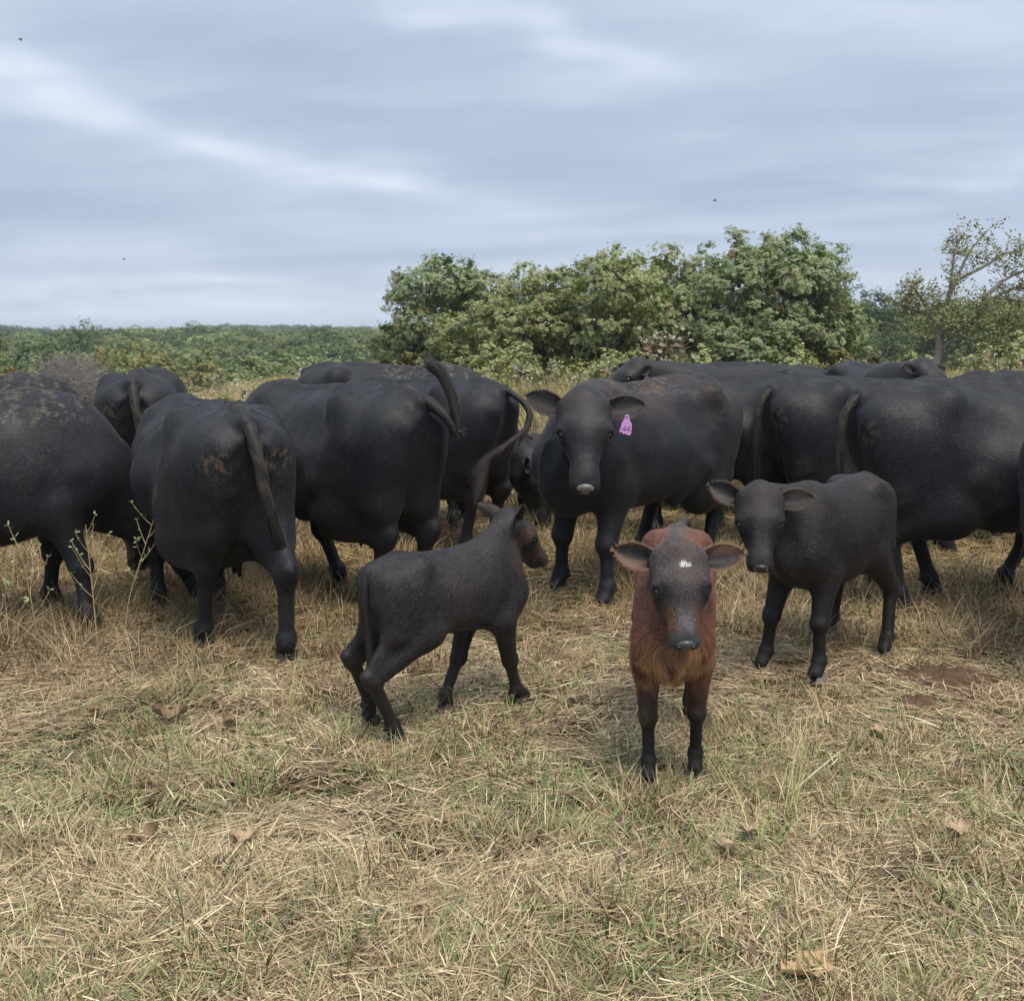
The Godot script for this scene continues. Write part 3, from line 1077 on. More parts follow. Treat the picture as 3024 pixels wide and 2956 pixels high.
func hair_mesh(b: Body, vs: PackedVector3Array, col: PackedColorArray, hh: Dictionary, h: Transform3D) -> ArrayMesh:
	# short tapering hairs lying along the coat, longer where the coat is shaggy
	var q := RandomNumberGenerator.new()
	q.seed = 12
	var hi := h.affine_inverse()
	var tri := b.index.size() / 3
	var cum := PackedFloat32Array()
	var total := 0.0
	for t in tri:
		var a := vs[b.index[t * 3]]
		total += (vs[b.index[t * 3 + 1]] - a).cross(vs[b.index[t * 3 + 2]] - a).length()
		cum.append(total)
	var v := PackedVector3Array()
	var n := PackedVector3Array()
	var cl := PackedColorArray()
	var count: int = hh.count
	var size: float = hh.get("len", 0.02)
	for k in count:
		var t := cum.bsearch(q.randf() * total)
		if t >= tri:
			continue
		var ia := b.index[t * 3]
		var ib := b.index[t * 3 + 1]
		var ic := b.index[t * 3 + 2]
		var f1 := q.randf()
		var f2 := q.randf() * (1.0 - f1)
		var p := vs[ia] + (vs[ib] - vs[ia]) * f1 + (vs[ic] - vs[ia]) * f2
		var nn := (b.norms[ia] * (1.0 - f1 - f2) + b.norms[ib] * f1 + b.norms[ic] * f2).normalized()
		if p.y < 0.05:
			continue
		var hl := hi * p
		var on_head := hl.x > -0.08 and hl.length() < 0.62 and hl.y > -0.2
		var flow := Vector3(-0.9, -0.55, 0)
		var l := size * q.randf_range(0.5, 1.25)
		if p.y < 0.36:
			flow = Vector3(-0.15, -1, 0)
			l *= 0.4
		if on_head:
			if hl.x > 0.38:
				continue
			flow = h.basis.orthonormalized() * (Vector3(-0.6, 0, hl.z * 4.0) if hl.x < 0.2 else Vector3(0.9, -0.3, 0.0))
			l *= 0.6
		var lift: float = hh.get("lift", 0.12)
		var shag: float = 0.0
		if hh.has("shaggy"):
			shag = smoothstep(0.22, 0.34, p.x) * (1.0 - smoothstep(0.50, 0.62, p.y)) * smoothstep(0.28, 0.36, p.y) * (0.0 if on_head else 1.0)
			l *= 1.0 + shag * float(hh.shaggy)
			lift += shag * 0.22
			flow = flow.lerp(Vector3(0.0, -1, 0), shag)
		var swirl := Vector3(noise.get_noise_3d(p.x * 7.0, p.y * 7.0, p.z * 7.0), noise.get_noise_3d(p.z * 7.0, p.x * 7.0, p.y * 7.0 + 5.0), noise.get_noise_3d(p.y * 7.0, p.z * 7.0 + 8.0, p.x * 7.0))
		flow = flow.normalized() + swirl * (float(hh.get("swirl", 0.35)) + shag * 1.0) + Vector3(q.randfn(), q.randfn(), q.randfn()) * 0.16
		var tan := (flow - nn * flow.dot(nn)).normalized()
		var d := (tan + nn * (lift + q.randf_range(0.0, float(hh.get("lift", 0.12)) * 1.4))).normalized()
		var w := d.cross(nn).normalized() * (float(hh.get("wide", 0.00085)) + 0.0004 * shag)
		var c := (col[ia]) * (1.08 + q.randfn() * float(hh.get("vary", 0.36)) + swirl.x * 0.5)
		c = c.clamp(Color(0.004, 0.004, 0.004), Color(0.8, 0.8, 0.8))
		v.append_array([p - w, p + w, p + d * l])
		var hn := (nn + w.normalized() * q.randfn() * float(hh.get("jitter", 0.28)) - tan * 0.12).normalized()
		n.append_array([hn, hn, hn])
		cl.append_array([c, c, c * 1.15])
	return to_mesh(v, n, cl, PackedInt32Array())


func ear_tag(o: Node3D, at: Vector3, opt: Dictionary) -> void:
	var tagc: Color = opt.tag
	# a flat plastic tag with a narrow neck and a ragged lower edge
	var outline := PackedVector2Array([Vector2(-0.008, 0.0), Vector2(0.008, 0.0), Vector2(0.012, -0.020), Vector2(0.024, -0.036), Vector2(0.025, -0.078), Vector2(0.021, -0.084), Vector2(0.008, -0.083), Vector2(0.005, -0.080), Vector2(-0.004, -0.080), Vector2(-0.008, -0.083), Vector2(-0.014, -0.076), Vector2(-0.019, -0.070), Vector2(-0.021, -0.077), Vector2(-0.027, -0.075), Vector2(-0.022, -0.050), Vector2(-0.020, -0.036), Vector2(-0.011, -0.018)])
	var k: float = opt.get("tag_size", 1.0)
	var v := PackedVector3Array()
	var cl := PackedColorArray()
	var ids := Geometry2D.triangulate_polygon(outline)
	for s: float in [-1.0, 1.0]:
		for i in ids:
			v.append(Vector3(outline[i].x, outline[i].y, s * 0.0012) * k)
	for i in outline.size():
		var a := outline[i]
		var b := outline[(i + 1) % outline.size()]
		var q := [Vector3(a.x, a.y, -0.0012) * k, Vector3(b.x, b.y, -0.0012) * k, Vector3(b.x, b.y, 0.0012) * k, Vector3(a.x, a.y, 0.0012) * k]
		v.append_array([q[0], q[1], q[2], q[0], q[2], q[3]])
	for i in v.size():
		cl.append(tagc)
	var t := part("ear_tag", to_mesh(v, PackedVector3Array(), cl, PackedInt32Array()), mats["tag"], o)
	t.transform = Transform3D(opt.tag_basis, at)
	if opt.has("tag_text"):
		var tm := TextMesh.new()
		var sf := SystemFont.new()
		sf.font_names = PackedStringArray(["Droid Sans"])
		tm.font = sf
		tm.text = opt.tag_text
		tm.font_size = 24
		tm.pixel_size = 0.00135 * k
		tm.depth = 0.0006
		var ink := StandardMaterial3D.new()
		ink.albedo_color = Color(0.36, 0.27, 0.40)
		ink.roughness = 0.6
		var w := part("tag_number", tm, ink, t)
		w.position = Vector3(0.001, -0.058, 0.0018) * k
	var stud := part("tag_button", ellipsoid(Vector3(0.006, 0.006, 0.004) * k, tagc * 0.85), mats["tag"], t)
	stud.position = Vector3(0, -0.005, 0.002) * k


func here(root: Vector3, yaw_deg: float, size: float, w: Vector3) -> Vector3:
	return Basis(Vector3.UP, deg_to_rad(yaw_deg)).inverse() * (w - root) / size


func toward(yaw_deg: float, d: Vector3) -> Vector3:
	return Basis(Vector3.UP, deg_to_rad(yaw_deg)).inverse() * d


func four(root: Vector3, yaw: float, size: float, lh: Vector2, rh: Vector2, lf: Vector2, rf: Vector2) -> Array:
	var o := []
	for p: Vector2 in [lh, rh, lf, rf]:
		o.append(here(root, yaw, size, Vector3(p.x, 0, p.y)))
	return o


func beast(pl: Dictionary, called: String, kind: String, label: String, root: Vector3, yaw: float, size: float, opt: Dictionary, group := "") -> Node3D:
	root.y = height(root.x, root.z) + (0.018 if called == "calf" else 0.0)
	var o := thing(called, label, "calf" if called == "calf" else "cow", root, deg_to_rad(yaw), group)
	o.scale = Vector3.ONE * size
	dress(o, pl, kind, opt)
	return o


func again(src: Node3D, label: String, root: Vector3, yaw: float, size: float, group := "") -> Node3D:
	var o: Node3D = src.duplicate()
	o.name = numbered("calf" if String(src.name).begins_with("calf") else "cow")
	add_child(o)
	root.y = height(root.x, root.z) - 0.01
	o.position = root
	o.rotation = Vector3(0, deg_to_rad(yaw), 0)
	o.scale = Vector3.ONE * size
	o.set_meta("label", label)
	if group:
		o.set_meta("group", group)
	elif o.has_meta("group"):
		o.remove_meta("group")
	return o


func build_herd() -> void:
	var graze_poll := Vector3(1.20, 0.55, 0.02)
	var graze_face := Vector3(0.30, -0.95, 0.05)
	var graze_up := Vector3(0.95, 0.3, 0)
	# far left cow, fore legs apart, grazing
	var ra := Vector3(-2.98, 0, -5.40)
	var pa := plan(COW, four(ra, 30, 1.0, Vector2(-3.55, -5.28), Vector2(-3.35, -4.95), Vector2(-2.74, -5.92), Vector2(-2.32, -5.47)), graze_poll, graze_face, graze_up, 0.018, {"fat": 0.03, "deep": 0.06})
	# second from left, seen from behind
	var rb := Vector3(-1.69, 0, -5.55)
	var pb := plan(COW, four(rb, 122, 0.96, Vector2(-1.60, -5.14), Vector2(-1.12, -4.90), Vector2(-2.1, -5.9), Vector2(-1.8, -6.1)), graze_poll + Vector3(0, 0.05, -0.15), graze_face, graze_up, 0.016, {"fat": 0.05, "deep": -0.055})
	# big one with the raised tail
	var re := Vector3(-1.12, 0, -6.17)
	var pe := plan(COW, four(re, 138, 1.0, Vector2(-0.78, -5.72), Vector2(-0.55, -5.92), Vector2(-1.52, -6.55), Vector2(-1.10, -6.40)), Vector3(1.15, 0.75, 0.1), Vector3(0.45, -0.9, 0.1), Vector3(0.9, 0.4, 0), 0.016, {"fat": 0.04})
	# number 44
	var rh := Vector3(0.82, 0, -6.48)
	var ph := plan(COW, four(rh, 226, 1.0, Vector2(1.34, -6.92), Vector2(0.92, -7.2), Vector2(0.56, -5.92), Vector2(0.30, -6.32)), here(rh, 226, 1.0, Vector3(0.40, 1.205, -5.66)), toward(226, Vector3(-0.02, -0.80, 0.58)), toward(226, Vector3(0.0, 0.58, 0.80)), 0.0125, {"fat": -0.01, "udder": false})
	# the broad cow on the right
	var rk := Vector3(2.88, 0, -6.05)
	var pk := plan(COW, four(rk, 4, 1.02, Vector2(2.62, -6.25), Vector2(2.28, -5.85), Vector2(3.10, -6.32), Vector2(3.42, -5.92)), Vector3(1.15, 0.8, 0.0), Vector3(0.5, -0.85, 0), Vector3(0.85, 0.5, 0), 0.016, {"fat": 0.09})
	# one with its head up, at the back
	var pj := plan(COW, [Vector3(-0.62, 0, -0.17), Vector3(-0.5, 0, 0.17), Vector3(0.5, 0, -0.17), Vector3(0.58, 0, 0.17)], Vector3(1.08, 1.30, -0.10), Vector3(0.75, -0.62, -0.35), Vector3(0.6, 0.8, -0.3), 0.02)
	# calves
	var rp := Vector3(-0.27, 0, -4.07)
	var lh_f := here(rp, 44, 0.95, Vector3(-0.585, 0.035, -3.99))
	var fp := four(rp, 44, 0.95, Vector2(-0.58, -3.99), Vector2(-0.46, -3.84), Vector2(-0.29, -4.18), Vector2(0.04, -4.29))
	fp[0] = {"f": lh_f, "hock": lh_f + Vector3(-0.075, 0.285, 0.0), "fet": lh_f + Vector3(0.005, 0.085, 0), "toe": lh_f + Vector3(0.0, 0.03, 0), "tilt": -1.1}
	fp[1] = {"f": fp[1], "hock": fp[1] + Vector3(-0.10, 0.285, -0.01), "tilt": 0.0}
	fp[3] = {"f": fp[3], "knee": fp[3] + Vector3(-0.075, 0.22, 0), "fet": fp[3] + Vector3(-0.03, 0.075, 0)}
	var pp := plan(CALF, fp, here(rp, 44, 0.95, Vector3(-0.01, 0.792, -4.36)), toward(44, Vector3(0.62, -0.66, -0.42)), toward(44, Vector3(0.62, 0.75, -0.1)), 0.0085, {"leg": 1.15, "fat": -0.012})
	var rq := Vector3(0.61, 0, -3.73)
	var pq := plan(CALF, four(rq, 260, 1.05, Vector2(0.735, -4.06), Vector2(0.56, -4.02), Vector2(0.665, -3.52), Vector2(0.485, -3.44)), here(rq, 260, 1.05, Vector3(0.553, 0.845, -3.33)), toward(260, Vector3(0.02, -0.80, 0.58)), toward(260, Vector3(0, 0.58, 0.80)), 0.0075, {"head": 1.0, "fat": -0.012, "leg": 0.95})
	var rr := Vector3(1.55, 0, -4.86)
	var pr := plan(CALF, four(rr, 228, 1.13, Vector2(1.86, -4.92), Vector2(1.70, -5.28), Vector2(1.41, -4.54), Vector2(1.20, -4.70)), here(rr, 228, 1.13, Vector3(1.085, 0.865, -4.43)), toward(228, Vector3(-0.08, -0.82, 0.55)), toward(228, Vector3(-0.1, 0.55, 0.82)), 0.009, {"fat": 0.045, "leg": 1.15})
	var id := WorkerThreadPool.add_group_task(func(i: int) -> void: (fields[i] as Body).build(), fields.size(), -1, true)
	WorkerThreadPool.wait_for_group_task_completion(id)

	var hang := [Vector3(-0.70, 1.285, 0), Vector3(-0.80, 1.262, 0), Vector3(-0.875, 1.20, 0), Vector3(-0.925, 1.05, 0.0), Vector3(-0.93, 0.8, 0.0), Vector3(-0.92, 0.55, 0.0), Vector3(-0.91, 0.40, 0.0)]
	var A := beast(pa, "cow", "cow_seeds", "black cow cut off by the left edge, grass seeds on its back, head down", ra, 30, 1.0, {"tail": hang, "hair": {"count": 120000, "len": 0.024, "wide": 0.0013, "lift": 0.04, "swirl": 0.12, "vary": 0.12, "jitter": 0.10}})
	var bt := [Vector3(-0.70, 1.285, 0), Vector3(-0.80, 1.262, 0), Vector3(-0.875, 1.20, 0.01), Vector3(-0.92, 1.05, 0.03), Vector3(-0.925, 0.82, 0.07), Vector3(-0.90, 0.62, 0.13), Vector3(-0.85, 0.50, 0.16)]
	var B := beast(pb, "cow", "cow_dirty", "black cow seen from behind with dung crusted on its rump and tail", rb, 122, 0.96, {"tail": bt, "hair": {"count": 120000, "len": 0.024, "wide": 0.0013, "lift": 0.04, "swirl": 0.12, "vary": 0.12, "jitter": 0.10}, "tail_dirt": 0.55, "tail_r": 0.066, "tail_tip": 0.3, "switch_from": 0.35, "switch_n": 900, "switch_spread": 0.4, "switch_len": 0.2})
	var et := [Vector3(-0.70, 1.285, 0), Vector3(-0.80, 1.262, 0), Vector3(-0.88, 1.235, 0.03), Vector3(-0.97, 1.16, 0.07), Vector3(-1.01, 1.085, 0.10), Vector3(-1.02, 1.13, 0.10), Vector3(-1.005, 1.25, 0.08), Vector3(-0.975, 1.36, 0.05), Vector3(-0.935, 1.42, 0.02)]
	var E := beast(pe, "cow", "cow", "big black cow lifting its tail in the air, seen from behind", re, 138, 1.0, {"tail": et, "hair": {"count": 120000, "len": 0.024, "wide": 0.0013, "lift": 0.04, "swirl": 0.12, "vary": 0.12, "jitter": 0.10}, "switch_from": 0.30, "switch_len": 0.13, "switch_spread": 0.75, "switch_drop": 0.05, "tail_tip": 0.2, "tail_r": 0.058, "switch_n": 1500, "switch_color": Color(0.035, 0.03, 0.028)})
	var H := beast(ph, "cow", "cow_rusty", "black cow facing the camera with a pink ear tag numbered 44", rh, 226, 1.0, {"tail": hang, "nose": Color(0.15, 0.14, 0.13), "ear_edge": Color(0.045, 0.035, 0.03), "ear_size": 1.12, "ear_left": Vector3(-0.28, -0.10, -1), "ear_right": Vector3(-0.34, -0.08, 1), "tag": Color(0.62, 0.30, 0.66), "tag_text": "44", "tag_basis": Basis(Vector3.UP, deg_to_rad(-226 + 8)) * Basis(Vector3(0, 0, 1), -0.10),
		"tag_size": 1.3, "tag_shift": toward(226, Vector3(0, 0, 0.035)), "hair": {"count": 120000, "len": 0.024, "wide": 0.0013, "lift": 0.04, "swirl": 0.12, "vary": 0.12, "jitter": 0.10}})
	var kt := [Vector3(-0.70, 1.285, 0), Vector3(-0.79, 1.265, 0), Vector3(-0.87, 1.225, 0.02), Vector3(-0.945, 1.10, 0.04), Vector3(-0.965, 0.85, 0.05), Vector3(-0.96, 0.6, 0.05), Vector3(-0.955, 0.42, 0.05)]
	beast(pk, "cow", "cow_dirty", "broad black cow on the right with its dirty tail hanging beside its rump", rk, 4, 1.02, {"tail": kt, "hair": {"count": 120000, "len": 0.024, "wide": 0.0013, "lift": 0.04, "swirl": 0.12, "vary": 0.12, "jitter": 0.10}, "tail_dirt": 0.7, "tail_r": 0.05})
	var K: Node3D = get_node("cow_004")
	var J := beast(pj, "cow", "cow", "black cow at the back raising a tagged head above the 44 cow's back", Vector3(2.30, 0, -10.4), 182, 1.0, {"tail": hang, "tag": Color(0.62, 0.30, 0.66), "tag_basis": Basis(Vector3.UP, deg_to_rad(-182))})
	# the rest of the herd, further back
	var ft := [Vector3(-0.70, 1.285, 0), Vector3(-0.80, 1.262, 0), Vector3(-0.90, 1.235, 0.0), Vector3(-1.03, 1.13, 0.02), Vector3(-1.06, 1.0, -0.03), Vector3(-1.0, 0.90, -0.14), Vector3(-0.92, 0.80, -0.26), Vector3(-0.90, 0.66, -0.34)]
	var F := again(E, "black cow swishing its curled tail, behind the cow with the raised tail", Vector3(-0.74, 0, -7.75), 146, 0.98)
	swap_tail(F, ft, 0.30, Color(0.032, 0.025, 0.025))
	again(A, "black cow grazing head down left of the 44 cow, one ear showing", Vector3(-0.98, 0, -8.75), -18, 1.03)
	again(B, "black cow with its bony back to the camera between the two left cows", Vector3(-2.95, 0, -8.35), 102, 1.02)
	again(A, "black cow of which only the back shows over the leftmost cow", Vector3(-4.05, 0, -7.6), 18, 1.0)
	again(B, "brownish black cow standing right behind the 44 cow's rump", Vector3(1.68, 0, -8.1), 166, 1.0)
	again(K, "black cow behind the brownish one, its spine rising over the 44 cow", Vector3(1.95, 0, -9.3), 160, 0.98)
	var T := again(E, "farthest black cow in front of the oaks, only rump and tail root showing", Vector3(2.22, 0, -11.9), 172, 1.0)
	swap_tail(T, hang, 0.3, Color(0.02, 0.018, 0.018))
	again(K, "black cow whose left flank shows behind the broad cow on the right", Vector3(2.72, 0, -7.6), 8, 1.0)
	again(J, "black cow far back on the right facing the camera with both ears out", Vector3(3.95, 0, -11.4), -86, 1.0)
	var M := again(K, "black cow cut off by the right edge, nearest to the camera there", Vector3(2.89, 0, -4.72), -96, 0.92)
	swap_tail(M, hang, 0.3, Color(0.02, 0.018, 0.018))
	again(A, "black cow whose back shows at the right edge behind the broad cow", Vector3(4.4, 0, -8.4), 8, 1.0)
	# calves
	beast(pp, "calf", "calf_grey", "grey black calf walking right on the left, one hind foot lifted", rp, 44, 0.95, {"tail": [Vector3(-0.385, 0.735, 0), Vector3(-0.415, 0.705, 0.0), Vector3(-0.425, 0.62, 0.0), Vector3(-0.415, 0.5, 0.0), Vector3(-0.41, 0.40, 0.005)], "tail_r": 0.026, "switch_from": 0.25, "switch_len": 0.14, "switch_n": 900, "switch_spread": 0.35, "switch_color": Color(0.024, 0.020, 0.020),
		"ear_back": Color(0.10, 0.075, 0.075), "ear_size": 1.15, "ear_l": toward(44, Vector3(-0.85, 0.42, 0.1)), "ear_l_open": toward(44, Vector3(0.3, 0.5, -0.9)), "ear_r": toward(44, Vector3(0.05, 0.80, 0.55)), "ear_r_open": toward(44, Vector3(0.75, -0.2, 0.5)), "hoof_color": Color(0.06, 0.05, 0.045), "hair": {"count": 70000, "len": 0.018, "lift": 0.09, "vary": 0.3}})
	beast(pq, "calf", "calf_brown", "red brown calf with a dark face and tan chest, facing the camera", rq, 260, 1.05, {"tail": [Vector3(-0.34, 0.745, 0), Vector3(-0.40, 0.762, -0.012), Vector3(-0.44, 0.775, -0.025), Vector3(-0.49, 0.75, -0.03), Vector3(-0.55, 0.66, 0.02), Vector3(-0.55, 0.52, 0.02)], "tail_r": 0.032, "switch_from": 0.1, "switch_n": 700, "switch_len": 0.07, "tail_color": Color(0.07, 0.055, 0.055), "nose": Color(0.06, 0.064, 0.07), "ear_in": Color(0.014, 0.012, 0.012), "ear_edge": Color(0.15, 0.085, 0.055), "ear_back": Color(0.03, 0.02, 0.018), "ear_size": 1.12,
		"ear_left": Vector3(-0.22, 0.0, -1), "ear_right": Vector3(-0.22, 0.0, 1), "hoof_color": Color(0.12, 0.11, 0.105), "switch_color": Color(0.05, 0.03, 0.025), "hair": {"count": 90000, "len": 0.018, "shaggy": 1.6, "lift": 0.10, "vary": 0.3}})
	beast(pr, "calf", "calf_black", "sturdy black calf on the right looking at the camera, ears out", rr, 228, 1.13, {"tail": [Vector3(-0.385, 0.735, 0), Vector3(-0.42, 0.74, 0.0), Vector3(-0.445, 0.66, 0.0), Vector3(-0.44, 0.5, 0.0), Vector3(-0.43, 0.36, 0.0)], "nose": Color(0.03, 0.03, 0.033), "ear_edge": Color(0.055, 0.042, 0.036), "ear_in": Color(0.014, 0.012, 0.013), "ear_size": 1.1, "ear_left": Vector3(-0.30, -0.12, -1), "ear_right": Vector3(-0.35, 0.12, 1), "hoof_color": Color(0.17, 0.16, 0.155), "hair": {"count": 75000, "len": 0.018, "lift": 0.09, "vary": 0.3}})
	var small := again(get_node("calf_002"), "small dark calf half hidden in dead brush left of the 44 cow", Vector3(0.36, 0, -9.0), 232, 1.0)
	small.get_node("coat_hair").free()


func swap_tail(o: Node3D, path: Array, ln: float, c: Color) -> void:
	o.get_node("tail").free()
	var t := part("tail", tube(path, 0.042, 0.017, 10, Color(0.024, 0.022, 0.022)), mats["black_hide"], o)
	part("switch", switch_mesh(path, ln, 0.3, 0.04, c, 900, 1.0), mats["hair"], t)


# ------------------------------------------------------------------ trees
func bark_tube(st: Array, pts: Array, r0: float, r1: float, sides: int, c: Color) -> void:
	# appends a tapering limb to st = [v, n, c, ix]
	var ps := curve_points(pts, maxi(4, pts.size() * 2))
	var base: int = st[0].size()
	var x := Vector3(0.31, 0.2, 0.9).normalized()
	for i in ps.size():
		var t := (ps[mini(i + 1, ps.size() - 1)] - ps[maxi(i - 1, 0)]).normalized()
		x = (x - t * x.dot(t)).normalized()
		var y := t.cross(x)
		var u := i / (ps.size() - 1.0)
		for j in sides + 1:
			var a := j * TAU / sides
			var d := x * cos(a) + y * sin(a)
			st[0].append(ps[i] + d * lerpf(r0, r1, u) * (1.0 + 0.10 * sin(j * 2.0 + i)))
			st[1].append(d)
			st[2].append(c * (0.85 + 0.3 * absf(sin(j * 5.3 + i * 2.1))))
	for i in ps.size() - 1:
		for j in sides:
			var a := base + i * (sides + 1) + j
			st[3].append_array([a, a + 1, a + sides + 1, a + 1, a + sides + 2, a + sides + 1])


func fresh() -> Array:
	return [PackedVector3Array(), PackedVector3Array(), PackedColorArray(), PackedInt32Array()]


func done(st: Array) -> ArrayMesh:
	return to_mesh(st[0], st[1], st[2], st[3])


func one_leaf(st: Array, p: Vector3, d: Vector3, n: Vector3, ln: float, wd: float, c: Color, soft: Vector3) -> void:
	var s := d.cross(n).normalized() * wd * 0.5
	var b: int = st[0].size()
	var m := p + d * ln * 0.55 + n * ln * 0.06
	st[0].append_array([p, m - s - n * ln * 0.10, p + d * ln - n * ln * 0.12, m + s - n * ln * 0.10])
	var nn := (n + soft).normalized()
	st[1].append_array([nn, (nn - s * (0.5 / wd)).normalized(), nn, (nn + s * (0.5 / wd)).normalized()])
	for i in 4:
		st[2].append(c)
	st[3].append_array([b, b + 1, b + 2, b, b + 2, b + 3])


func crown_mesh(q: RandomNumberGenerator, lobes: Array, clumps: int, per: int, leaf: float, cols: Array, branches := []) -> ArrayMesh:
	# lobes: [centre, radii]; leaves sit in sprays on clumps spread through the outer part of the lobes
	var st := fresh()
	for k in clumps:
		var lb: Array = lobes[q.randi() % lobes.size()]
		var u := Vector3(q.randfn(), q.randfn() * 0.9 + 0.25, q.randfn()).normalized()
		var deep := pow(q.randf(), 0.4)
		var c: Vector3 = lb[0] + u * lb[1] * (0.55 + 0.47 * deep)
		if c.y < 0.12:
			c.y = 0.12 + q.randf() * 0.3
		branches.append(c)
		var r: float = q.randf_range(0.16, 0.30) * minf(lb[1].x, lb[1].y)
		var tone: Color = (cols[0] as Color).lerp(cols[1], q.randf())
		if q.randf() < 0.07:
			tone = tone.lerp(cols[2], q.randf())
		for w in maxi(1, per / 7):
			var o := Vector3(q.randfn(), q.randfn() * 0.8, q.randfn()) * r * 0.62
			var axis := (u * 0.8 + o.normalized() * 0.6 + Vector3(0, 0.45, 0)).normalized()
			var s := axis.cross(Vector3(0.3, 0.2, 1)).normalized()
			var s2 := axis.cross(s)
			for j in 7:
				var a := j * 0.9 + q.randf() * 0.5
				var d := (s * cos(a) + s2 * sin(a) + axis * q.randf_range(0.0, 0.7)).normalized()
				var n := (axis - d * axis.dot(d)).normalized()
				var l := leaf * q.randf_range(0.7, 1.25)
				one_leaf(st, c + o + axis * q.randf_range(-0.5, 0.5) * leaf, d, n, l, l * 0.62, tone * q.randf_range(0.75, 1.25), u * 0.35)
	return done(st)


func trunk_mesh(q: RandomNumberGenerator, ht: float, r: float, ends: Array, c: Color) -> ArrayMesh:
	var st := fresh()
	var top := Vector3(q.randf_range(-0.1, 0.1) * ht, ht * 0.7, q.randf_range(-0.1, 0.1) * ht)
	bark_tube(st, [Vector3(0, -0.4, 0), Vector3(0.02, ht * 0.2, 0), top * 0.6, top], r, r * 0.3, 8, c)
	for k in mini(26, ends.size()):
		var e: Vector3 = ends[k]
		var from := top * clampf(e.y / ht * 0.8 - 0.05, 0.08, 0.95)
		var mid := from.lerp(e, 0.5) + Vector3(0, -0.06 * ht, 0) + Vector3(q.randfn(), q.randfn(), q.randfn()) * 0.04 * ht
		bark_tube(st, [from, mid, e], r * 0.34, r * 0.07, 5, c)
	return done(st)


func tree(called: String, label: String, cat: String, at: Vector3, turn: float, size: Vector3, crown: Mesh, trunk: Mesh, leafmat: Material, group := "") -> Node3D:
	at.y = height(at.x, at.z)
	var o := thing(called, label, cat, at, turn, group)
	o.scale = size
	part("trunk", trunk, mats["bark"], o)
	part("crown", crown, leafmat, o)
	return o


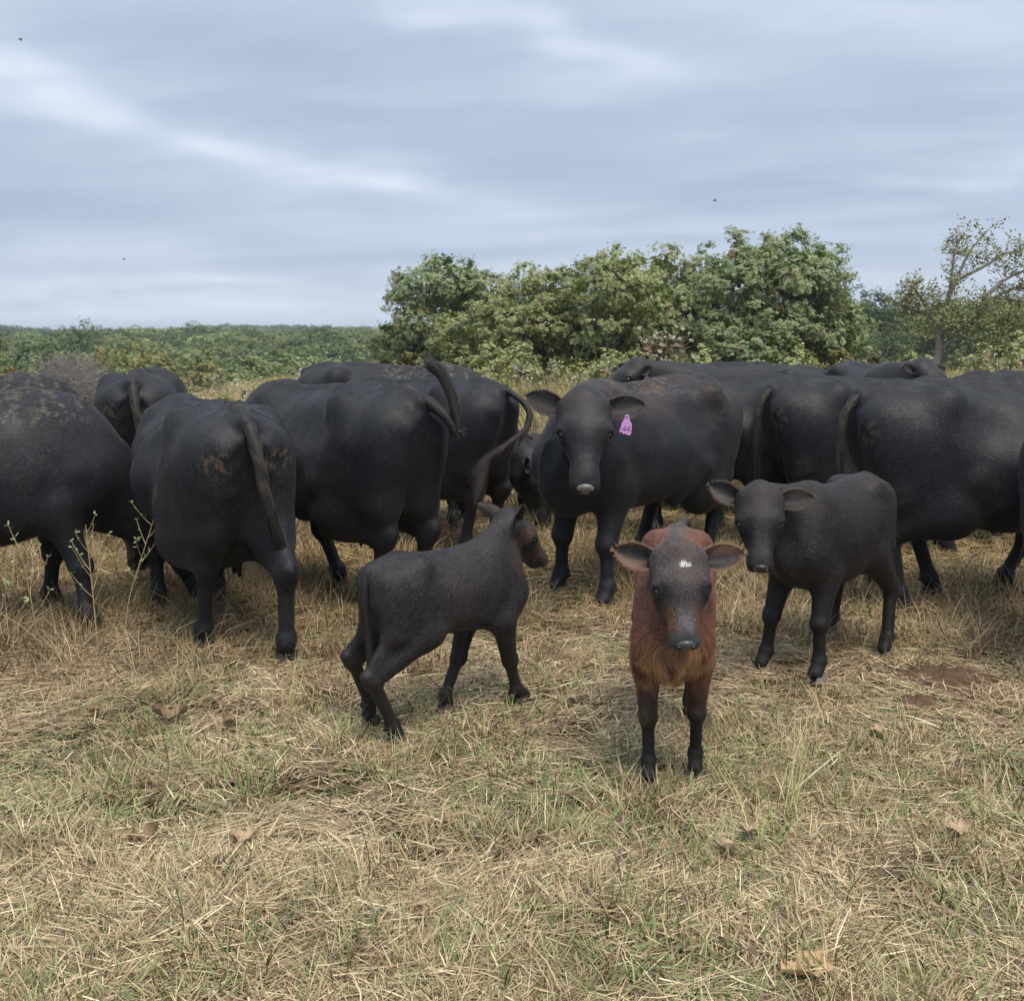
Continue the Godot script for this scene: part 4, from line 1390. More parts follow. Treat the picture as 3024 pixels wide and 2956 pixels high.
func build_trees() -> void:
	var q := RandomNumberGenerator.new()
	q.seed = 101
	var green := [Color(0.225, 0.275, 0.15), Color(0.30, 0.345, 0.185), Color(0.21, 0.15, 0.065)]
	var olive := [Color(0.28, 0.315, 0.145), Color(0.35, 0.365, 0.18), Color(0.23, 0.17, 0.07)]
	var bark := Color(0.16, 0.14, 0.12)
	# ---- the thicket of oaks behind the herd; crowns reach the ground
	var kinds := []
	for k in 5:
		var lobes := []
		var cols: Array = [green, olive, green, olive, green][k]
		for j in 17 + k:
			var a := j * 2.4 + q.randf()
			var hgt := q.randf_range(0.08, 0.82)
			var rr := sqrt(maxf(0.0, 1.0 - pow((hgt - 0.36) / 0.68, 2.0)))
			lobes.append([Vector3(cos(a) * 1.35 * rr * q.randf_range(0.75, 1.1), hgt * 4.6, sin(a) * 1.35 * rr * q.randf_range(0.75, 1.1)), Vector3(0.95, 0.85, 0.95) * q.randf_range(0.8, 1.15)])
		lobes.append([Vector3(q.randf_range(-0.3, 0.3), 4.0, 0), Vector3(0.8, 0.75, 0.8)])
		var ends := []
		var cm := crown_mesh(q, lobes, 460, 98, 0.092, cols, ends)
		kinds.append([cm, trunk_mesh(q, 4.2, 0.13, ends, bark)])
	# [display column, distance, width scale, display row of the top, kind, label]
	var oaks := [
		[862, 34.0, 1.02, 486, 0, "dark green oak at the left end of the thicket behind the herd"],
		[925, 31.0, 0.80, 560, 3, "yellowish young oak low in front of the thicket's left part"],
		[1000, 33.5, 0.95, 505, 1, "olive oak in the thicket above the cow with the curled tail"],
		[1105, 35.0, 1.0, 498, 2, "dark oak in the thicket, behind the 44 cow's head"],
		[1165, 32.0, 0.92, 474, 3, "olive oak in the thicket, its top left of the tallest crown"],
		[1255, 34.5, 1.0, 472, 1, "olive green oak between the thicket's middle and its tallest crown"],
		[1350, 33.0, 1.05, 446, 4, "green oak forming the left half of the thicket's tallest dome"],
		[1470, 33.0, 1.12, 438, 0, "tallest round oak at the right end of the thicket"],
		[1525, 34.0, 0.92, 480, 2, "green oak on the right flank of the thicket's tallest dome"],
		[1415, 31.0, 0.80, 560, 4, "short leafy oak in front of the thicket's tallest dome"],
		[800, 33.0, 0.62, 545, 2, "small oak at the very left end of the thicket"]]
	for o: Array in oaks:
		var at := Vector3((o[0] - 974) / 1948.0 * o[1] * 1.02, 0, -o[1])
		var sy: float = (CAM_H + (640.0 - o[3]) / 1948.0 * o[1] - height(at.x, at.z)) / 4.75
		tree("oak_tree", o[5], "oak tree", at, q.randf() * TAU, Vector3(o[2], sy, o[2]), kinds[o[4]][0], kinds[o[4]][1], mats["leaf"], "oaks of the thicket behind the herd")
	# ---- low bushes along the foot of the thicket
	var bush := []
	for k in 3:
		var lobes := []
		for j in 6:
			lobes.append([Vector3(q.randf_range(-0.7, 0.7), q.randf_range(0.25, 0.75), q.randf_range(-0.7, 0.7)), Vector3(0.5, 0.42, 0.5) * q.randf_range(0.8, 1.2)])
		var ends := []
		var cm := crown_mesh(q, lobes, 60, 56, 0.12, [olive, green, [Color(0.15, 0.13, 0.05), Color(0.18, 0.16, 0.06), Color(0.22, 0.14, 0.06)]][k], ends)
		bush.append([cm, trunk_mesh(q, 0.8, 0.03, ends, bark)])
	var bushes := [[775, 31.0, 0.95, 2, "russet green bush at the thicket's left foot"], [850, 29.5, 0.9, 1, "green bush behind the raised tail"], [945, 28.5, 1.1, 0, "yellow green bush below the thicket, left of the 44 cow"], [1040, 29.5, 0.9, 1, "dark green bush below the thicket, over the 44 cow's ear"], [1120, 29.0, 0.95, 0, "olive bush below the thicket, over the 44 cow's head"],
		[1300, 29.0, 1.0, 0, "olive bush below the thicket, over the 44 cow's back"], [1390, 29.5, 1.0, 1, "green bush under the thicket's tallest dome"], [1500, 29.5, 1.15, 0, "olive bush behind the farthest black cow"], [1575, 30.0, 1.0, 2, "russet bush at the thicket's right foot"]]
	for o: Array in bushes:
		tree("bush", o[4], "bush", Vector3((o[0] - 974) / 1948.0 * o[1] * 1.02, 0, -o[1]), q.randf() * TAU, Vector3.ONE * o[2], bush[o[3]][0], bush[o[3]][1], mats["leaf"], "bushes at the foot of the thicket")
	sparse_tree(q)
	forest(q, green, olive, bark, bush)


func sparse_tree(q: RandomNumberGenerator) -> void:
	# an old, thin oak on the right with its limbs showing
	var st := fresh()
	var c := Color(0.30, 0.28, 0.26)
	var tips := []
	var trunk := [Vector3(0, -0.5, 0), Vector3(0.05, 0.6, 0), Vector3(0.12, 1.25, 0), Vector3(0.02, 1.9, 0), Vector3(-0.35, 2.7, 0.1)]
	bark_tube(st, trunk, 0.19, 0.10, 9, c)
	var limbs := [[Vector3(-0.35, 2.7, 0.1), Vector3(-0.75, 3.3, 0.1), Vector3(-1.2, 3.75, 0.2)], [Vector3(0.10, 1.2, 0), Vector3(0.6, 1.75, 0.2), Vector3(1.2, 2.3, 0.3), Vector3(1.6, 3.2, 0.2)], [Vector3(0.0, 1.95, 0), Vector3(0.35, 2.9, -0.2), Vector3(0.75, 4.0, -0.3), Vector3(1.1, 5.0, -0.2), Vector3(1.6, 5.7, -0.1)],
		[Vector3(0.35, 2.9, -0.2), Vector3(0.3, 3.9, 0.3), Vector3(0.3, 5.0, 0.4), Vector3(0.55, 5.6, 0.4)], [Vector3(0.75, 4.0, -0.3), Vector3(1.6, 4.5, 0.2), Vector3(2.4, 5.0, 0.3), Vector3(2.9, 5.0, 0.2)], [Vector3(1.2, 2.3, 0.3), Vector3(2.2, 3.3, 0.0), Vector3(3.2, 3.7, -0.2), Vector3(4.4, 3.7, -0.3)],
		[Vector3(1.6, 3.2, 0.2), Vector3(2.4, 4.0, 0.3), Vector3(3.4, 4.4, 0.5), Vector3(4.2, 4.3, 0.6)], [Vector3(-0.35, 2.7, 0.1), Vector3(-0.9, 2.75, -0.2), Vector3(-1.35, 2.95, -0.3)], [Vector3(2.2, 3.3, 0.0), Vector3(3.1, 3.15, 0.3), Vector3(4.6, 3.0, 0.5)]]
	for l: Array in limbs:
		bark_tube(st, l, 0.09, 0.025, 6, c)
		var ps := curve_points(l, 14)
		for i in range(4, 14):
			for w in 2:
				var d := Vector3(q.randfn(), q.randfn() * 0.7 + 0.5, q.randfn()).normalized()
				var e := ps[i] + d * q.randf_range(0.25, 0.75)
				bark_tube(st, [ps[i], ps[i].lerp(e, 0.5) + Vector3(q.randfn(), q.randfn(), q.randfn()) * 0.06, e], 0.022, 0.007, 4, c)
				tips.append(e)
	var lv := fresh()
	for e: Vector3 in tips:
		if q.randf() < 0.14:
			continue
		var tone := Color(0.27, 0.29, 0.14).lerp(Color(0.29, 0.24, 0.13), q.randf())
		for w in q.randi_range(16, 38):
			var o := Vector3(q.randfn(), q.randfn(), q.randfn()) * 0.14
			var d := Vector3(q.randfn(), q.randfn() * 0.5, q.randfn()).normalized()
			var n := (Vector3(0, 1, 0) + o * 3.0).normalized()
			n = (n - d * n.dot(d)).normalized()
			one_leaf(lv, e + o, d, n, q.randf_range(0.12, 0.18), 0.09, tone * q.randf_range(0.7, 1.3), Vector3.ZERO)
	# the leafier lower right
	for k in 130:
		var e := Vector3(q.randf_range(-0.9, 5.4), q.randf_range(1.3, 3.4), q.randf_range(-1.1, 1.2))
		if e.x < 0.6 and e.y < 2.0:
			continue
		var tone := Color(0.20, 0.235, 0.10).lerp(Color(0.27, 0.27, 0.12), q.randf())
		for w in 60:
			var o := Vector3(q.randfn() * 0.36, q.randfn() * 0.22, q.randfn() * 0.36)
			var d := Vector3(q.randfn(), q.randfn() * 0.5, q.randfn()).normalized()
			var n := (Vector3(0, 1, 0) + o).normalized()
			n = (n - d * n.dot(d)).normalized()
			one_leaf(lv, e + o, d, n, q.randf_range(0.10, 0.16), 0.085, tone * q.randf_range(0.7, 1.3), Vector3.ZERO)
	var t := tree("oak_tree", "thin old oak on the right with its pale forked trunk and bare limbs showing", "oak tree", Vector3(16.8, 0, -41), 0.0, Vector3(1, 1, 1), done(lv), done(st), mats["leaf"])
	t.position.y = minf(t.position.y, -0.2)


func forest(q: RandomNumberGenerator, green: Array, olive: Array, bark: Color, bush: Array) -> void:
	# ---- woodland trees of the valley, seen from above; a few kinds, many copies
	var kinds := []
	var yellow := [Color(0.24, 0.235, 0.095), Color(0.30, 0.26, 0.105), Color(0.27, 0.19, 0.07)]
	var deep := [Color(0.12, 0.17, 0.09), Color(0.165, 0.21, 0.105), Color(0.12, 0.13, 0.06)]
	var mid := [Color(0.20, 0.25, 0.115), Color(0.28, 0.31, 0.145), Color(0.18, 0.17, 0.07)]
	var orange := [Color(0.26, 0.15, 0.05), Color(0.22, 0.155, 0.055), Color(0.30, 0.13, 0.05)]
	var sets := [mid, deep, mid, yellow, mid, orange]
	for k in 6:
		var lobes := []
		for j in 12:
			var a := j * 2.4 + q.randf()
			var hgt := q.randf_range(0.35, 0.86)
			var rr := sqrt(maxf(0.0, 1.0 - pow((hgt - 0.55) / 0.50, 2.0)))
			lobes.append([Vector3(cos(a) * 2.9 * rr, hgt * 11.0, sin(a) * 2.9 * rr), Vector3(1.5, 1.35, 1.5) * q.randf_range(0.75, 1.15)])
		var ends := []
		var cm := crown_mesh(q, lobes, 300, 84, 0.155, sets[k], ends)
		kinds.append([cm, trunk_mesh(q, 9.5, 0.22, ends, bark)])
	# ---- those one can point out
	# [display column, distance, width, display row of the top, kind, label]
	var named := [[15, 58.0, 1.0, 612, 1, "big dark green tree at the left edge beyond the field"], [62, 62.0, 0.9, 632, 2, "green tree next to the big dark one at the left edge"], [98, 60.0, 0.5, 655, 5, "orange brown tree right of the green trees at the left edge"], [230, 72.0, 0.72, 642, 3, "yellow tree right of the grey bare thicket on the left"],
		[150, 130.0, 1.15, 606, 1, "dark broad tree above the grey bare thicket on the left"], [-70, 60.0, 1.0, 610, 0, "green tree just outside the left edge beyond the field"]]
	for o: Array in named:
		var at := Vector3((o[0] - 974) / 1948.0 * o[1] * 1.02, 0, -o[1])
		var sy: float = (CAM_H + (640.0 - o[3]) / 1948.0 * o[1] - height(at.x, at.z)) / 10.9
		tree("woodland_tree", o[5], "tree", at, q.randf() * TAU, Vector3(o[2], sy, o[2]), kinds[o[4]][0], kinds[o[4]][1], mats["far_leaf"])
	# grey leafless thicket
	var gst := fresh()
	for k in 330:
		var a := q.randf() * TAU
		var b := Vector3(cos(a), 0, sin(a)) * q.randf_range(0.0, 1.5)
		var e := b * 1.5 + Vector3(q.randfn() * 0.4, q.randf_range(2.2, 4.8), q.randfn() * 0.4)
		bark_tube(gst, [b, b.lerp(e, 0.5) + Vector3(q.randfn(), 0, q.randfn()) * 0.15, e], 0.030, 0.009, 3, Color(0.25, 0.225, 0.21))
		for w in 6:
			var f := b.lerp(e, q.randf_range(0.4, 0.95))
			bark_tube(gst, [f, f + Vector3(q.randfn(), q.randf_range(0.2, 1.0), q.randfn()) * 0.35, f + Vector3(q.randfn(), q.randf_range(0.4, 1.2), q.randfn()) * 0.55], 0.013, 0.006, 3, Color(0.27, 0.245, 0.23))
	# [display column, distance, half width scale, display row of the top, label]
	for o: Array in [[148, 31.0, 0.52, 655, "grey leafless thicket on the left, over the cows' backs"], [182, 33.0, 0.38, 664, "smaller grey leafless thicket touching the yellow tree"], [712, 40.0, 0.4, 690, "grey leafless thicket left of the oaks"]]:
		var at := Vector3((o[0] - 974) / 1948.0 * o[1] * 1.02, 0, -o[1])
		at.y = height(at.x, at.z) - 0.3
		var t := single("bare_thicket", done_once(gst), mats["bark"], o[4], "bare shrub", "grey leafless thickets")
		t.position = at
		t.scale = Vector3(o[2], (CAM_H + (640.0 - o[3]) / 1948.0 * o[1] - at.y) / 5.0, o[2])
	# ---- individual trees nearest to the field, then the far canopy
	var count := 0
	var near_xf := []
	var far_xf := []
	var d := 74.0
	while d < 1150.0:
		var step := 9.6 + d * 0.004
		var az := -0.62
		while az < 0.62:
			var jd := d + q.randf_range(-0.5, 0.5) * step
			var ja := az + q.randf_range(-0.4, 0.4) * step / d
			az += step / d
			var x := sin(ja) * jd
			var z := -cos(ja) * jd
			# the meadow on the right stays open
			if ja > 0.02 and jd < 128.0:
				continue
			if ja > -0.12 and ja < 0.31 and jd < 700.0:
				continue
			if absf(ja) > 0.49 and jd < 500.0 and q.randf() < 0.7:
				continue
			var s := q.randf_range(0.70, 1.18) * lerpf(1.05, 1.0, smoothstep(70.0, 190.0, jd))
			var w := s * q.randf_range(1.2, 1.55)
			var xf := Transform3D(Basis(Vector3.UP, q.randf() * TAU).scaled(Vector3(w, s, w)), Vector3(x, height(x, z) - 0.3, z))
			if jd < 235.0 and ja < 0.0 and ja > -0.5 and count < 280:
				near_xf.append(xf)
				count += 1
			else:
				far_xf.append([xf, q.randf()])
		d += step * 0.86
	for xf: Transform3D in near_xf:
		var r := q.randf()
		var k := 0 if r < 0.26 else (1 if r < 0.46 else (2 if r < 0.70 else (3 if r < 0.75 else 4)))
		var dd := Vector2(xf.origin.x, xf.origin.z).length()
		var px := 974.0 + xf.origin.x / -xf.origin.z * 1948.0
		var where: String = "far left" if px < 200 else ("over the left gap" if px < 400 else ("over the big cow" if px < 600 else ("beside the oaks" if px < 780 else "behind the oaks")))
		var row: String = "nearest row" if dd < 85.0 else ("second rows" if dd < 120.0 else ("middle rows" if dd < 165.0 else "back rows"))
		var form: String = "tall" if xf.basis.y.length() > 1.0 else ("low" if xf.basis.y.length() < 0.84 else "middling")
		var kind: String = ["green rounded", "dark green dense", "green uneven", "yellowing", "green lobed", "orange brown"][k]
		var o := thing("woodland_tree", "%s %s tree, %s of the wood, %s" % [form, kind, row, where], "tree", Vector3.ZERO, 0.0, "trees of the valley wood")
		o.transform = xf
		part("trunk", kinds[k][1], mats["bark"], o)
		part("crown", kinds[k][0], mats["far_leaf"], o)
	for k in 3:
		var mine := far_xf.filter(func(f: Array) -> bool: return int(f[1] * 2.999) == k)
		var mm := MultiMesh.new()
		mm.transform_format = MultiMesh.TRANSFORM_3D
		mm.use_colors = true
		mm.mesh = kinds[[0, 1, 4][k]][0]
		mm.instance_count = mine.size()
		for i in mine.size():
			mm.set_instance_transform(i, mine[i][0])
			var t := q.randf()
			mm.set_instance_color(i, Color(1, 1, 1).lerp(Color(1.6, 1.3, 0.9), maxf(0.0, t - 0.5)) * q.randf_range(0.6, 1.45))
		var mi := MultiMeshInstance3D.new()
		mi.name = numbered("far_woodland")
		mi.multimesh = mm
		mi.material_override = mats["far_leaf"]
		mi.set_meta("kind", "stuff")
		mi.set_meta("label", ["mid green far-off woodland covering the hills to the skyline", "dark far-off woodland trees mixed into the hills", "light far-off woodland trees mixed into the hills"][k])
		mi.set_meta("category", "woodland")
		add_child(mi)
	# ---- bushes and small trees on the right, past the thin oak
	var rights := [[1885, 37.0, 1.3, 0, "light green bush under the thin oak's right side"], [1830, 41.0, 1.1, 1, "grey green bush right of the thin oak's trunk"], [1950, 44.0, 1.7, 0, "olive bush at the right edge behind the thin oak"], [1725, 62.0, 1.2, 0, "pale bush in the meadow gap left of the thin oak"], [1995, 38.0, 1.7, 2, "brownish bush just outside the right edge"], [1910, 52.0, 2.0, 1, "tall dark bush behind the thin oak's crown"]]
	for o: Array in rights:
		tree("bush", o[4], "bush", Vector3((o[0] - 974) / 1948.0 * o[1] * 1.02, 0, -o[1]), q.randf() * TAU, Vector3.ONE * o[2], bush[o[3]][0], bush[o[3]][1], mats["leaf"])
	for o: Array in [[1662, 112.0, 0.8, 632, 1, "dark tree in the gap right of the thicket"], [1705, 124.0, 1.0, 622, 1, "dark tree behind the thin oak's left limbs"], [1765, 128.0, 1.0, 625, 2, "green tree far behind the thin oak's trunk"], [1840, 120.0, 1.0, 604, 0, "green tree far behind the thin oak's crown"], [1920, 114.0, 1.1, 582, 3, "yellowish tree far off at the right edge"], [1985, 110.0, 1.1, 566, 0, "green tree far off outside the right edge"]]:
		var at := Vector3((o[0] - 974) / 1948.0 * o[1] * 1.02, 0, -o[1])
		var sy: float = (CAM_H + (640.0 - o[3]) / 1948.0 * o[1] - height(at.x, at.z)) / 10.9
		tree("woodland_tree", o[5], "tree", at, q.randf() * TAU, Vector3(o[2], sy, o[2]), kinds[o[4]][0], kinds[o[4]][1], mats["far_leaf"])


var _once := {}


func done_once(st: Array) -> ArrayMesh:
	if not _once.has("thicket"):
		_once["thicket"] = done(st)
	return _once["thicket"]


# ------------------------------------------------------------------ grass and litter
func blade(st: Array, p: Vector3, d: Vector3, ln: float, wd: float, bend: Vector3, c: Color, up := 0.5) -> void:
	# a blade of three cross sections, the last a point
	var side := d.cross(Vector3(0.02, 1, 0.03) if absf(d.y) < 0.9 else Vector3(1, 0, 0.3)).normalized()
	side = (side + d.cross(side) * bend.x * 2.0).normalized()
	var m := p + d * ln * 0.5 + bend * ln * 0.25
	var e := p + d * ln + bend * ln
	var n := side.cross(d).normalized()
	if n.y < 0.0:
		n = -n
	n = (n + Vector3.UP * up).normalized()
	var b: int = st[0].size()
	var s := side * wd * 0.5
	st[0].append_array([p - s, p + s, m - s * 0.9, m + s * 0.9, e])
	for i in 5:
		st[1].append(n)
	st[2].append_array([c * 0.85, c * 0.85, c, c, c * 1.1])
	st[3].append_array([b, b + 1, b + 2, b + 1, b + 3, b + 2, b + 2, b + 3, b + 4])


func litter_patch(q: RandomNumberGenerator, count: int, rad: float, cols: Array, lmin: float, lmax: float, lie: float) -> ArrayMesh:
	var st := fresh()
	var main := q.randf() * TAU
	for k in count:
		var a := q.randf() * TAU
		var r := sqrt(q.randf()) * rad
		var p := Vector3(cos(a) * r, 0.004 + absf(q.randfn()) * 0.016, sin(a) * r)
		var t := main + q.randfn() * 1.1
		var d := Vector3(cos(t), q.randf_range(-0.06, 0.30) * lie, sin(t)).normalized()
		var ln := q.randf_range(lmin, lmax)
		var c: Color = cols[q.randi() % cols.size()]
		blade(st, p - d * ln * 0.5 + Vector3(0, ln * 0.03, 0), d, ln, q.randf_range(0.0022, 0.0046), Vector3(q.randfn() * 0.14, q.randf_range(-0.10, 0.05), q.randfn() * 0.14), c * q.randf_range(0.75, 1.2), 0.4)
	return done(st)


func tuft(q: RandomNumberGenerator, count: int, rad: float, cols: Array, lmin: float, lmax: float, lean: float, wd := 0.0036) -> ArrayMesh:
	var st := fresh()
	for k in count:
		var a := q.randf() * TAU
		var r := sqrt(q.randf()) * rad
		var p := Vector3(cos(a) * r, -0.01, sin(a) * r)
		var t := a + q.randfn() * 0.9
		var d := Vector3(cos(t) * lean * q.randf(), 1.0, sin(t) * lean * q.randf()).normalized()
		var ln := q.randf_range(lmin, lmax)
		blade(st, p, d, ln, wd * q.randf_range(0.7, 1.3), Vector3(cos(t) * q.randf_range(0.05, 0.6), -q.randf_range(0.02, 0.35), sin(t) * q.randf_range(0.05, 0.6)) * lean, (cols[q.randi() % cols.size()] as Color) * q.randf_range(0.75, 1.25), 0.8)
	return done(st)


func scatter(called: String, label: String, cat: String, meshes: Array, spots: Array, m: Material) -> void:
	# spots: [transform, colour]
	for k in meshes.size():
		var mine := []
		for i in range(k, spots.size(), meshes.size()):
			mine.append(spots[i])
		if mine.is_empty():
			continue
		var mm := MultiMesh.new()
		mm.transform_format = MultiMesh.TRANSFORM_3D
		mm.use_colors = true
		mm.mesh = meshes[k]
		mm.instance_count = mine.size()
		for i in mine.size():
			mm.set_instance_transform(i, mine[i][0])
			mm.set_instance_color(i, mine[i][1])
		var mi := MultiMeshInstance3D.new()
		mi.name = numbered(called)
		mi.multimesh = mm
		mi.material_override = m
		mi.set_meta("kind", "stuff")
		mi.set_meta("label", label)
		mi.set_meta("category", cat)
		if meshes.size() > 1:
			mi.set_meta("group", called.replace("_", " ") + " all over the pasture")
		add_child(mi)


func spot(q: RandomNumberGenerator, d0: float, d1: float, bias := 1.0) -> Vector3:
	# a place on the ground ahead, denser near d0
	var d := d0 * pow(d1 / d0, pow(q.randf(), bias))
	var x := q.randf_range(-1, 1) * (0.60 * d + 0.5)
	return Vector3(x, 0, -d)


func lay(q: RandomNumberGenerator, p: Vector3, s: float, c: Color, tilt := 0.0) -> Array:
	p.y = height(p.x, p.z)
	var b := Basis(Vector3.UP, q.randf() * TAU)
	if tilt > 0.0:
		b = Basis(Vector3(q.randfn(), 0, q.randfn()).normalized(), q.randfn() * tilt) * b
	return [Transform3D(b.scaled(Vector3(s, s, s)), p), c]


func build_grass() -> void:
	var q := RandomNumberGenerator.new()
	q.seed = 900
	var straw := [Color(0.60, 0.50, 0.31), Color(0.52, 0.41, 0.25), Color(0.44, 0.34, 0.21), Color(0.33, 0.245, 0.155), Color(0.68, 0.59, 0.40), Color(0.40, 0.36, 0.185), Color(0.48, 0.44, 0.25)]
	var brown := [Color(0.34, 0.25, 0.16), Color(0.255, 0.185, 0.12), Color(0.41, 0.31, 0.20), Color(0.46, 0.345, 0.22), Color(0.19, 0.135, 0.09)]
	var greens := [Color(0.17, 0.22, 0.085), Color(0.22, 0.26, 0.11), Color(0.30, 0.31, 0.14), Color(0.14, 0.20, 0.09)]
	var m: StandardMaterial3D = mats["straw"]
	m.backlight_enabled = true
	m.backlight = Color(0.22, 0.20, 0.12)
	# near mat: every straw laid by itself, its colour after the place
	var st := fresh()
	for i in 240000:
		var p := spot(q, 1.75, 6.0, 1.0)
		var d := -p.z
		var far := smoothstep(2.9, 4.8, d)
		var a := noise.get_noise_2d(p.x * 0.7 + 30.0, p.z * 0.7)
		var b := noise.get_noise_2d(p.x * 1.6, p.z * 1.6 + 12.0)
		if b > 0.30 and q.randf() < 0.75:
			continue
		var pick := q.randf()
		var c: Color
		if pick < 0.40 + far * 0.32 + b * 0.6:
			c = brown[q.randi() % 5]
		elif pick < 0.76 + far * 0.06 - a * 0.35:
			c = straw[q.randi() % 5]
		elif pick < 0.93 - a * 0.5 + far * 0.05:
			c = straw[q.randi_range(3, 6)]
		else:
			c = greens[q.randi() % 4]
		var t := noise.get_noise_2d(p.x * 0.8 - 20.0, p.z * 0.8) * 5.0 + q.randfn() * 0.8
		var dir := Vector3(cos(t), q.randf_range(-0.04, 0.26), sin(t)).normalized()
		var ln := q.randf_range(0.035, 0.135) * (1.0 if q.randf() > 0.06 else 2.0)
		p.y = height(p.x, p.z) + 0.004 + absf(q.randfn()) * 0.014 + 0.02 * maxf(0.0, noise.get_noise_2d(p.x * 3.0, p.z * 3.0))
		blade(st, p - dir * ln * 0.5 + Vector3(0, ln * 0.03, 0), dir, ln, q.randf_range(0.0020, 0.0046) * (1.0 + far * 0.3), Vector3(q.randfn() * 0.16, q.randf_range(-0.12, 0.05), q.randfn() * 0.16), c * q.randf_range(0.6, 1.32), 0.4)
	single("hay_litter", done(st), m, "dry mown straw lying in a loose mat over the near ground", "dry grass", "", "stuff")
	# further out, larger pieces of the same mat
	var lm := []
	for k in 4:
		var t2 := fresh()
		for i in 3000:
			var p := Vector3(q.randf_range(-0.95, 0.95), 0.004 + absf(q.randfn()) * 0.02, q.randf_range(-0.95, 0.95))
			var t := q.randf() * TAU
			var dir := Vector3(cos(t), q.randf_range(-0.04, 0.35), sin(t)).normalized()
			var ln := q.randf_range(0.08, 0.26)
			var c: Color = brown[q.randi() % 5] if q.randf() < 0.55 else straw[q.randi() % 7]
			blade(t2, p - dir * ln * 0.5, dir, ln, q.randf_range(0.004, 0.008), Vector3(q.randfn() * 0.16, q.randf_range(-0.12, 0.05), q.randfn() * 0.16), c * q.randf_range(0.65, 1.2), 0.4)
		lm.append(done(t2))
	var spots := []
	var z := -6.4
	var big := 1.0
	while z > -46.0:
		var x := -(0.62 * -z + 2.0)
		while x < 0.62 * -z + 2.0:
			var c := Color(0.95, 0.84, 0.72).lerp(Color(0.85, 0.85, 0.62), clampf(noise.get_noise_2d(x * 0.25, z * 0.25) + 0.3, 0.0, 1.0))
			spots.append(lay(q, Vector3(x + q.randf_range(-0.2, 0.2), 0, z + q.randf_range(-0.2, 0.2)), q.randf_range(0.95, 1.1) * big, c * q.randf_range(0.9, 1.08), 0.0))
			x += 1.55 * big
		z -= 1.55 * big
		big = clampf(-z / 9.0, 1.0, 3.0)
	scatter("far_litter", "dry grass mat under and behind the herd", "dry grass", lm, spots, m)
	# short standing dry grass
	var sm := []
	for k in 4:
		sm.append(tuft(q, 34, 0.10, straw + brown if k < 2 else straw + greens, 0.05, 0.15, 0.8, 0.003))
	spots = []
	for i in 3600:
		var p := spot(q, 1.8, 12.0, 0.9)
		var a := noise.get_noise_2d(p.x * 0.9 + 70.0, p.z * 0.9)
		if a < -0.18:
			continue
		spots.append(lay(q, p, q.randf_range(0.6, 1.25), Color(1, 1, 1).lerp(Color(0.8, 0.7, 0.6), smoothstep(3.5, 5.5, -p.z)) * q.randf_range(0.8, 1.1), 0.25))
	scatter("stubble", "short dry grass standing in the mown mat", "dry grass", sm, spots, m)
	# green regrowth
	var gm := []
	for k in 3:
		gm.append(tuft(q, 22, 0.09, greens, 0.04, 0.12, 0.9, 0.004))
	spots = []
	for i in 4000:
		var p := spot(q, 1.8, 12.0, 0.9)
		var a := noise.get_noise_2d(p.x * 0.8 + 11.0, p.z * 0.8 + 5.0)
		if a < -0.03 + 0.18 * smoothstep(3.2, 5.0, -p.z):
			continue
		spots.append(lay(q, p, q.randf_range(0.6, 1.3), Color(1, 1, 1) * q.randf_range(0.75, 1.2), 0.2))
	scatter("green_grass", "green regrowth between the dry straw", "grass", gm, spots, m)
	# taller dead grass round the cows' feet
	var tm := []
	for k in 4:
		tm.append(tuft(q, 46, 0.16, brown + straw if k < 3 else straw + greens, 0.10, 0.31, 0.95, 0.0034))
	spots = []
	for i in 3600:
		var p := spot(q, 4.6, 16.0, 0.9)
		var a := noise.get_noise_2d(p.x * 0.55 + 3.0, p.z * 0.55)
		var keep := smoothstep(4.6, 6.2, -p.z) * (0.55 + a * 1.4) + 0.5 * smoothstep(-0.8, -2.4, p.x) * smoothstep(4.4, 5.2, -p.z)
		if q.randf() > keep:
			continue
		spots.append(lay(q, p, q.randf_range(0.55, 1.15), Color(0.84, 0.82, 0.82) * q.randf_range(0.7, 1.1), 0.3))
	scatter("dead_grass", "taller dead grass left standing among the herd", "dry grass", tm, spots, m)
	# the unmown field behind the herd, yellow green weeds
	var fm := []
	var fieldc := [Color(0.42, 0.37, 0.19), Color(0.36, 0.34, 0.15), Color(0.28, 0.29, 0.12), Color(0.48, 0.40, 0.24), Color(0.34, 0.25, 0.15)]
	for k in 3:
		fm.append(tuft(q, 60, 0.30, fieldc, 0.25, 0.75, 0.6, 0.009))
	spots = []
	for i in 6500:
		var p := spot(q, 10.5, 48.0, 0.75)
		if -p.z > edge_z(p.x * 30.0 / -p.z) + 8.0:
			continue
		var s := q.randf_range(0.55, 1.1) * smoothstep(9.0, 15.0, -p.z)
		if s < 0.2:
			continue
		s *= lerpf(0.8, 1.0, smoothstep(-0.15, 0.05, p.x / -p.z))
		spots.append(lay(q, p, s, Color(1, 1, 1).lerp(Color(0.8, 0.95, 0.6), q.randf() * 0.6) * q.randf_range(0.75, 1.15), 0.15))
	scatter("field_weeds", "unmown yellowish weeds and grass behind the herd", "weeds", fm, spots, m)


